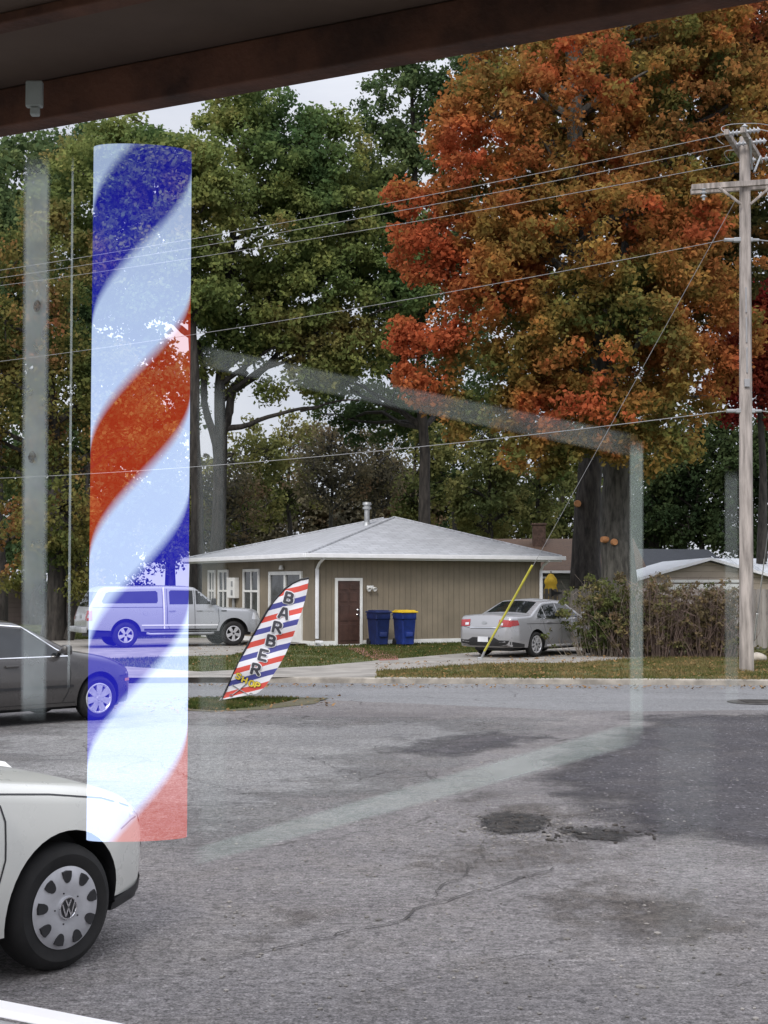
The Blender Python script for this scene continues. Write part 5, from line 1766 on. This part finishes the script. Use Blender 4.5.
obj('guard', bm, M['white'], t)
# pale stone by the pole foot
bm = BM()
bmesh.ops.create_icosphere(bm, subdivisions=2, radius=.2)
for v in bm.verts:
    v.co += noise.noise_vector(v.co * 5) * .05
    v.co.z = max(-.06, v.co.z * .75)
    v.co.x *= 1.3
o = obj('stone', bm, mat('limestone', (.42, .37, .31), .9, var=.25, bmp=.4), None, smooth=50)
o.location = gp(757, 661, .1) + Vector((0, 0, .06))
tag(o, 'pale rough stone lying at the foot of the utility pole', 'stone')

# ---- feather flag
fp = gp(219, 702, .01)
DF = fp.y
s_ = DF / F
flag = thing('feather_flag', 'leaning striped feather flag reading barber shop in the grass patch', 'flag', fp, math.radians(-4))
def fl(px, py): return ((px - 219) * s_, (701 - py) * s_)
edge_l = [(221, 699), (228, 684), (236, 667), (244, 651), (252, 636), (260, 622), (268, 609), (276, 598), (284, 589), (292, 583), (300, 579.5), (308.5, 578)]
edge_r = [(308.5, 578), (307, 590), (304.5, 600), (301.5, 611), (298, 622), (294, 633), (290, 643), (285, 654), (279, 665), (272, 676), (265, 686), (257, 692.5), (240, 695.5)]
def flagmat():
    m, nt, b = base('flag_cloth')
    v = coords(nt)
    sep = _n(nt, 'ShaderNodeSeparateXYZ')
    nt.links.new(v, sep.inputs[0])
    wob = math_(nt, 'MULTIPLY', nz(nt, v, 1.6, 2), .05)
    u = math_(nt, 'ADD', math_(nt, 'SUBTRACT', sep.outputs['Z'], math_(nt, 'MULTIPLY', sep.outputs['X'], .27)), wob)
    fr = math_(nt, 'FRACT', math_(nt, 'ADD', math_(nt, 'DIVIDE', u, 21.6 * s_), .34))
    W, Rd, Bl = (.72, .72, .76), (.60, .075, .055), (.06, .065, .27)
    c = ramp(nt, fr, [(0, Bl), (.25, W), (.5, Rd), (.75, W)], 'CONSTANT')
    nt.links.new(c, b.inputs['Base Color'])
    b.inputs['Roughness'].default_value = .7
    return m
def lpos(e, t):
    q = [Vector(fl(*p)) for p in e]
    L = [0]
    for a, c in zip(q, q[1:]): L.append(L[-1] + (c - a).length)
    x = t * L[-1]
    for i in range(len(q) - 1):
        if x <= L[i + 1] or i == len(q) - 2:
            return q[i].lerp(q[i + 1], (x - L[i]) / max(1e-6, L[i + 1] - L[i]))
bm = BM()
NV, NU = 44, 12
rows = []
def fy(x, z): return .025 * math.sin(z * 5.5 + x * 3) + .012 * math.sin(z * 13 - x * 5)
for i in range(NV + 1):
    t = i / NV
    a, c = lpos(edge_l, t), lpos(edge_r[::-1], t)
    if i == 0: c = Vector(fl(240, 695.5))
    r_ = []
    for j in range(NU + 1):
        p = a.lerp(c, j / NU)
        r_.append(bm.verts.new((p.x, fy(p.x, p.y), p.y)))
    rows.append(r_)
for a, c in zip(rows, rows[1:]):
    for j in range(NU): bm.faces.new((a[j], a[j + 1], c[j + 1], c[j]))
bmesh.ops.remove_doubles(bm, verts=bm.verts[:], dist=.0005)
bmesh.ops.solidify(bm, geom=bm.faces[:], thickness=.003)
cloth = obj('cloth', bm, flagmat(), flag, smooth=True)
bm = BM()
pp = [fl(215, 704.5)] + [fl(*p) for p in edge_l]
tube(bm, [(x, fy(x, z), z) for x, z in pp], [.014] * 4 + [.017] * (len(pp) - 4), 8)
obj('pole', bm, M['black'], flag, smooth=True)
bm = BM()
tube(bm, [(fl(214, 706)[0], 0, fl(214, 706)[1] - .05), (fl(222, 697)[0], 0, fl(222, 697)[1])], .02, 8)
obj('ground_spike', bm, M['galv'], flag)
GL = {'B': [[(0, 0), (0, 1)], [(0, 1), (.38, 1), (.54, .88), (.54, .65), (.38, .53), (0, .53)], [(.38, .53), (.6, .41), (.6, .13), (.42, 0), (0, 0)]],
      'A': [[(-.04, 0), (.2, 1), (.44, 1), (.68, 0)], [(.08, .32), (.56, .32)]],
      'R': [[(0, 0), (0, 1)], [(0, 1), (.40, 1), (.58, .87), (.58, .62), (.40, .48), (0, .48)], [(.28, .48), (.64, 0)]],
      'E': [[(.58, 1), (0, 1), (0, 0), (.6, 0)], [(0, .51), (.48, .51)]],
      'S': [[(.6, .85), (.42, 1), (.15, 1), (0, .82), (.1, .6), (.5, .42), (.6, .2), (.45, 0), (.15, 0), (0, .15)]],
      'H': [[(0, 0), (0, 1)], [(.62, 0), (.62, 1)], [(0, .5), (.62, .5)]],
      'O': [[(.18, 0), (0, .2), (0, .8), (.18, 1), (.46, 1), (.64, .8), (.64, .2), (.46, 0), (.18, 0)]],
      'P': [[(0, 0), (0, 1)], [(0, 1), (.42, 1), (.6, .86), (.6, .58), (.42, .44), (0, .44)]]}
def letter(ch, px, py, hpx, rot, m, parent, w, lift=.008, name='letter', wide=1.0):
    bm = BM()
    k = hpx * s_
    cx, cz = fl(px, py)
    ca, sa = math.cos(rot), math.sin(rot)
    n = 0
    def quad(pts):
        nonlocal n
        n += 1
        vs = []
        for x, z in pts:
            x, z = (x - .31) * k * wide, (z - .5) * k
            X, Z = cx + x * ca - z * sa, cz + x * sa + z * ca
            vs.append(bm.verts.new((X, fy(X, Z) - lift - n * .0002, Z)))
        bm.faces.new(vs)
    for line in GL[ch]:
        for i in range(len(line) - 1):
            p, q = Vector(line[i]), Vector(line[i + 1])
            d = (q - p).normalized()
            e = Vector((-d.y, d.x)) * w / 2
            quad([p + e, q + e, q - e, p - e])
        for p in line:
            quad([(p[0] + w / 2 * math.cos(a), p[1] + w / 2 * math.sin(a)) for a in np.linspace(0, 2 * PI, 9)[:-1]])
    return obj(name, bm, m, parent)
M['ink'] = mat('flag_ink', (.050, .050, .062), .7, var=.1)
M['flag_white'] = mat('flag_white', (.72, .72, .76), .7, var=.05)
M['flag_yellow'] = mat('flag_yellow', (.72, .56, .06), .7, var=.05)
for ch, x, y in (('B', 505, 240), ('A', 472, 338), ('R', 431, 427), ('B', 390, 513), ('E', 342, 604), ('R', 296, 692)):
    px, py = 210 + x / 6.4, 560 + y / 6.4
    letter(ch, px, py, 9.6, math.radians(-13), M['flag_white'], cloth, .42, .010, 'letter_outline', wide=1.2)
    letter(ch, px, py, 9.6, math.radians(-13), M['ink'], cloth, .25, .019, 'letter', wide=1.2)
for ch, x, y in (('S', 184, 738), ('H', 222, 762), ('O', 266, 783), ('P', 305, 795)):
    px, py = 210 + x / 6.4, 560 + y / 6.4
    letter(ch, px, py, 5.2, math.radians(-20), M['ink'], cloth, .36, .010, 'letter_outline', wide=1.3)
    letter(ch, px, py, 5.2, math.radians(-20), M['flag_yellow'], cloth, .26, .019, 'letter', wide=1.3)
bm = BM()
def onflag(px, py):
    x, z = fl(px, py)
    return Vector((x, fy(x, z) - .012, z))
tube(bm, [onflag(232, 684), onflag(240, 689), onflag(249, 694)], .008, 5)
tube(bm, [onflag(247, 682), onflag(240, 688), onflag(232, 694)], .008, 5)
for cx, cy in ((251, 693.5), (231, 695)):
    tube(bm, [onflag(cx + 1.6 * math.cos(a), cy - .5 + 1.2 * math.sin(a)) for a in np.linspace(0, 2 * PI, 9)], .006, 4)
obj('scissors_print', bm, M['galv'], cloth)

# ================================================================= the shop front we look out of
FA = math.radians(-27)                              # the shop front runs away to the left
fd = Vector((math.cos(FA), math.sin(FA), 0))
fn = Vector((-fd.y, fd.x, 0))                       # outward
# porch: board soffit with a rusty edge beam
pe = pt(30, 131, 3.54)
pe2 = pt(768, -5, 2.73)
ed = (Vector((pe2.x, pe2.y, 0)) - Vector((pe.x, pe.y, 0))).normalized()
en = Vector((-ed.y, ed.x, 0))
ez = (pe.z + pe2.z) / 2
porch = thing('porch_roof', 'dark brown porch soffit with rusty edge beam across the top of view', 'porch roof', Vector((pe.x, pe.y, ez)), math.atan2(ed.y, ed.x))
bm = BM()
box(bm, (-4, -1.8, .10), (6, .0, .17))
obj('soffit', bm, M['soffit'], porch)
bm = BM()
box(bm, (-4, -.05, .0), (6, .02, .098), .004)
obj('edge_beam', bm, M['beam'], porch)
bm = BM()
box(bm, (-4, -.42, .075), (6, -.37, .099), .004)
obj('batten', bm, M['beam'], porch)
# window frame: bright aluminium rail along the bottom
wp = pt(0, 997, 2.2)
Wd0 = Vector((wp.x, wp.y, 0))
wd_ = Vector((math.cos(math.radians(-29)), math.sin(math.radians(-29)), 0))
rail = thing('window_rail', 'bright white metal window rail in the bottom left corner', 'window frame', wp - Vector((0, 0, .015)), math.radians(-29))
M['bright_alu'] = mat('bright_aluminium', (.93, .92, .95), .35, 0, var=.03)
bm = BM()
box(bm, (-1.5, -.012, -.012), (1.8, .03, 0), .003)
obj('ridge', bm, M['bright_alu'], rail)
bm = BM()
box(bm, (-1.5, -.035, -.019), (1.8, -.0125, -.014), .002)
obj('groove', bm, M['galv'], rail)
bm = BM()
box(bm, (-1.5, -.075, -.036), (1.8, -.0355, -.012), .004)
obj('ridge', bm, M['bright_alu'], rail)

# lit barber pole: its image in the window glass, built as a glowing see-through half-round sleeve
PD = 3.0
top, bot = pt(143, 150, PD), pt(137, 838, PD)
Rp = 49 * PD / F
hpole = top.z - bot.z
bp = thing('barber_pole', 'tall glowing barber pole with spiral blue, white and red stripes', 'barber pole', bot)
lean = (top.x - bot.x) / hpole
def stripemat():
    m = bpy.data.materials.new('lit_stripes')
    m.use_nodes = True
    nt = m.node_tree
    nt.nodes.remove(nt.nodes['Principled BSDF'])
    uv = _n(nt, 'ShaderNodeUVMap')
    sep = _n(nt, 'ShaderNodeSeparateXYZ')
    nt.links.new(uv.outputs['UV'], sep.inputs[0])
    fr = math_(nt, 'FRACT', sep.outputs['Y'])
    W, Rd, Bl = (.40, .505, .745), (.27, .024, .008), (.011, .011, .29)
    e = .018
    c = ramp(nt, fr, [(0, W), (.264 - e, W), (.264 + e, Rd), (.515 - e, Rd), (.515 + e, W), (.725 - e, W), (.725 + e, Bl), (.985 - e, Bl), (1.0, W)])
    em = _n(nt, 'ShaderNodeEmission')
    nt.links.new(c, em.inputs['Color'])
    nf = nz(nt, coords(nt), 1.5, 3)
    # the tube behind the stripes is weaker at its top end
    top_ = _n(nt, 'ShaderNodeSeparateXYZ')
    nt.links.new(coords(nt), top_.inputs[0])
    fall = ramp(nt, math_(nt, 'DIVIDE', top_.outputs['Z'], hpole), [(0, (1.12,) * 3), (.3, (1.05,) * 3), (.62, (1,) * 3), (.98, (.62,) * 3)])
    nt.links.new(math_(nt, 'MULTIPLY', fall, ramp(nt, nf, [(.3, (.94,) * 3), (.7, (1.06,) * 3)])), em.inputs['Strength'])
    tr = _n(nt, 'ShaderNodeBsdfTransparent')
    tr.inputs['Color'].default_value = (.93, .93, .95, 1)
    ad = _n(nt, 'ShaderNodeAddShader')
    nt.links.new(em.outputs[0], ad.inputs[0])
    nt.links.new(tr.outputs[0], ad.inputs[1])
    nt.links.new(ad.outputs[0], nt.nodes['Material Output'].inputs['Surface'])
    return m
me = bpy.data.meshes.new('sleeve')
NA, NH = 36, 60
P, UVv = [], []
view = math.atan2(-bot.x, bot.y)       # the sleeve faces into the shop
for j in range(NH + 1):
    t = j / NH
    for i in range(NA + 1):
        a = -PI / 2 + PI * i / NA
        x, y = Rp * math.sin(a), -Rp * math.cos(a)
        y *= .4
        X, Y = x * math.cos(view) - y * math.sin(view), x * math.sin(view) + y * math.cos(view)
        P.append((X + lean * t * hpole, Y, t * hpole))
        py = 838 + (150 - 838) * t
        # py here is where the stripe would meet the right edge
        UVv.append((a / PI, ((py + (a / PI - .5) * 166) - 175) / 436))
Fc = [(j * (NA + 1) + i, j * (NA + 1) + i + 1, (j + 1) * (NA + 1) + i + 1, (j + 1) * (NA + 1) + i) for j in range(NH) for i in range(NA)]
me.from_pydata(P, [], Fc)
uvl = me.uv_layers.new(name='UVMap')
for lp in me.loops: uvl.data[lp.index].uv = (UVv[lp.vertex_index][0], UVv[lp.vertex_index][1] + 4)
slv = link('sleeve', me, stripemat(), bp, True)
def glass_reflection(name, col, refl, haze):
    """coated glass: mostly clear, mirrors the daylight behind us softly, slightly milky"""
    m = bpy.data.materials.new(name)
    m.use_nodes = True
    nt = m.node_tree
    nt.nodes.remove(nt.nodes['Principled BSDF'])
    v = coords(nt, (1, 1, .4))
    f = nz(nt, v, 2.5, 4)
    c = ramp(nt, f, [(.3, tuple(k * .9 for k in col)), (.7, tuple(min(1, k * 1.1) for k in col))])
    tl = _n(nt, 'ShaderNodeBsdfTranslucent')
    gl = _n(nt, 'ShaderNodeBsdfGlossy')
    gl.inputs['Roughness'].default_value = .6
    nt.links.new(c, tl.inputs['Color'])
    nt.links.new(c, gl.inputs['Color'])
    tr = _n(nt, 'ShaderNodeBsdfTransparent')
    m1 = _n(nt, 'ShaderNodeMixShader')
    uv = _n(nt, 'ShaderNodeUVMap')
    sp = _n(nt, 'ShaderNodeSeparateXYZ')
    nt.links.new(uv.outputs['UV'], sp.inputs[0])
    def feather(x, w):
        e = math_(nt, 'MINIMUM', x, math_(nt, 'SUBTRACT', 1.0, x))
        return math_(nt, 'DIVIDE', e, w, True)
    patchy = ramp(nt, nz(nt, coords(nt), 3.2, 5, .65), [(.36, (.55,) * 3), (.64, (1.1,) * 3)])
    cover = math_(nt, 'MULTIPLY', math_(nt, 'MULTIPLY', feather(sp.outputs['X'], .16), feather(sp.outputs['Y'], .05)), patchy)
    nt.links.new(math_(nt, 'MULTIPLY', cover, haze), m1.inputs[0])
    nt.links.new(tr.outputs[0], m1.inputs[1])
    nt.links.new(tl.outputs[0], m1.inputs[2])
    m2 = _n(nt, 'ShaderNodeMixShader')
    nt.links.new(math_(nt, 'MULTIPLY', cover, refl), m2.inputs[0])
    nt.links.new(m1.outputs[0], m2.inputs[1])
    nt.links.new(gl.outputs[0], m2.inputs[2])
    nt.links.new(m2.outputs[0], nt.nodes['Material Output'].inputs['Surface'])
    return m
M['film_bright'] = glass_reflection('frosted_film', (.84, .95, .96), .30, .14)
M['film'] = glass_reflection('pale_green_film', (.80, .95, .87), .20, .06)
M['film_faint'] = glass_reflection('faint_green_film', (.84, .95, .90), .09, .03)
# window reflections, built as pale see-through strips on the window plane
w0 = Vector((wp.x, wp.y, 0)) + Vector((wd_.y, -wd_.x, 0)) * -.02
def onwin(px, py, back=0.0):
    d = wd_
    r = ray(px, py)
    n = Vector((-d.y, d.x, 0))
    p0 = w0 + n * back
    t = n.dot(p0) / (n.x * r.x + n.y * r.y)
    q = r * t
    return Vector((q.x, q.y, H + q.z))
def strip_reflection(label, poly, m, back=.02, thick=.002):
    P = [onwin(x, y, back) for x, y in poly]
    o0 = P[0].copy()
    n = Vector((-wd_.y, wd_.x, 0))
    bm = BM()
    # corner order: two ends across the long axis; u runs across the strip, v along it
    if (P[1] - P[0]).length > (P[2] - P[1]).length: P = [P[1], P[2], P[3], P[0]]
    nu, nv = 10, 60
    grid = [[bm.verts.new((P[0].lerp(P[1], i / nu)).lerp(P[3].lerp(P[2], i / nu), j / nv) - o0) for i in range(nu + 1)] for j in range(nv + 1)]
    uvl = bm.loops.layers.uv.new('UVMap')
    for j in range(nv):
        for i in range(nu):
            f = bm.faces.new((grid[j][i], grid[j][i + 1], grid[j + 1][i + 1], grid[j + 1][i]))
            for lp, (a, b) in zip(f.loops, ((i, j), (i + 1, j), (i + 1, j + 1), (i, j + 1))): lp[uvl].uv = (a / nu, b / nv)
    o = obj('film_strip', bm, m, None)
    o.location = o0
    tag(o, label, 'film strip', 'pale strips on the window glass')  # each 'film strip' stands in for a window reflection
    return o
M['film_trace'] = glass_reflection('trace_film', (.84, .95, .90), .045, .0)
st0 = strip_reflection('pale upright strip with frosted look left of the barber pole', [(23, 155), (51, 155), (47, 722), (20, 722)], M['film_bright'])
strip_reflection('hair-thin upright strip just left of the barber pole', [(71.5, 155), (74, 155), (70, 690), (67, 690)], M['film_bright'], .03)
strip_reflection('faint pale green band sloping over the maple leaves', [(200, 344), (640, 434), (640, 460), (200, 368)], M['film_faint'], .04)
strip_reflection('pale green band slanting across the parking lot', [(190, 848), (645, 717), (645, 744), (190, 868)], M['film'], .05)
strip_reflection('pale green upright strip crossing the shrubs', [(629, 440), (644, 440), (644, 738), (629, 738)], M['film'], .06)
strip_reflection('faint upright strip left of the utility pole', [(724, 470), (739, 470), (739, 708), (724, 708)], M['film_faint'], .04)
strip_reflection('broad faint upright strip over the dark asphalt at right', [(655, 715), (720, 715), (720, 1000), (655, 1000)], M['film_trace'], .045)
strip_reflection('faint upright strip over the left end of the roof', [(196, 380), (226, 380), (228, 840), (198, 850)], M['film_faint'], .07)
mk = bpy.data.materials.new('knot_smear')  # knots of the mirrored post, added as dark see-through blobs
mk.use_nodes = True
nt_ = mk.node_tree
bb = nt_.nodes['Principled BSDF']
bb.inputs['Roughness'].default_value = .8
nt_.links.new(ramp(nt_, nz(nt_, coords(nt_), 90, 4), [(.35, (.03, .025, .02)), (.65, (.10, .08, .06))]), bb.inputs['Base Color'])
nt_.links.new(ramp(nt_, nz(nt_, coords(nt_), 120, 5, .7), [(.40, (.10,) * 3), (.62, (.62,) * 3)]), bb.inputs['Alpha'])
for kx, ky in ((37, 306), (32, 457)):
    bm = BM()
    q = onwin(kx, ky, .016) - st0.location
    bmesh.ops.create_icosphere(bm, subdivisions=2, radius=1, matrix=Matrix.Translation(q) @ Matrix.Rotation(math.radians(-29), 4, 'Z') @ Matrix.Diagonal((.008, .002, .010, 1)))
    obj('knot', bm, mk, st0, smooth=True)
# small pale bracket of the window reflection, built as a plate by the soffit
bk = thing('bracket', 'small pale metal bracket hanging under the soffit at upper left', 'bracket', pt(35, 95, 3.3))
bm = BM()
k = 3.3 / F
box(bm, (-9 * k, -.01, -13 * k), (8 * k, .01, 14 * k), .004)
box(bm, (-4 * k, -.012, -22 * k), (5 * k, .008, -13.2 * k), .004)
obj('plate', bm, mat('pale_metal', (.30, .34, .31), .5, var=.25), bk)
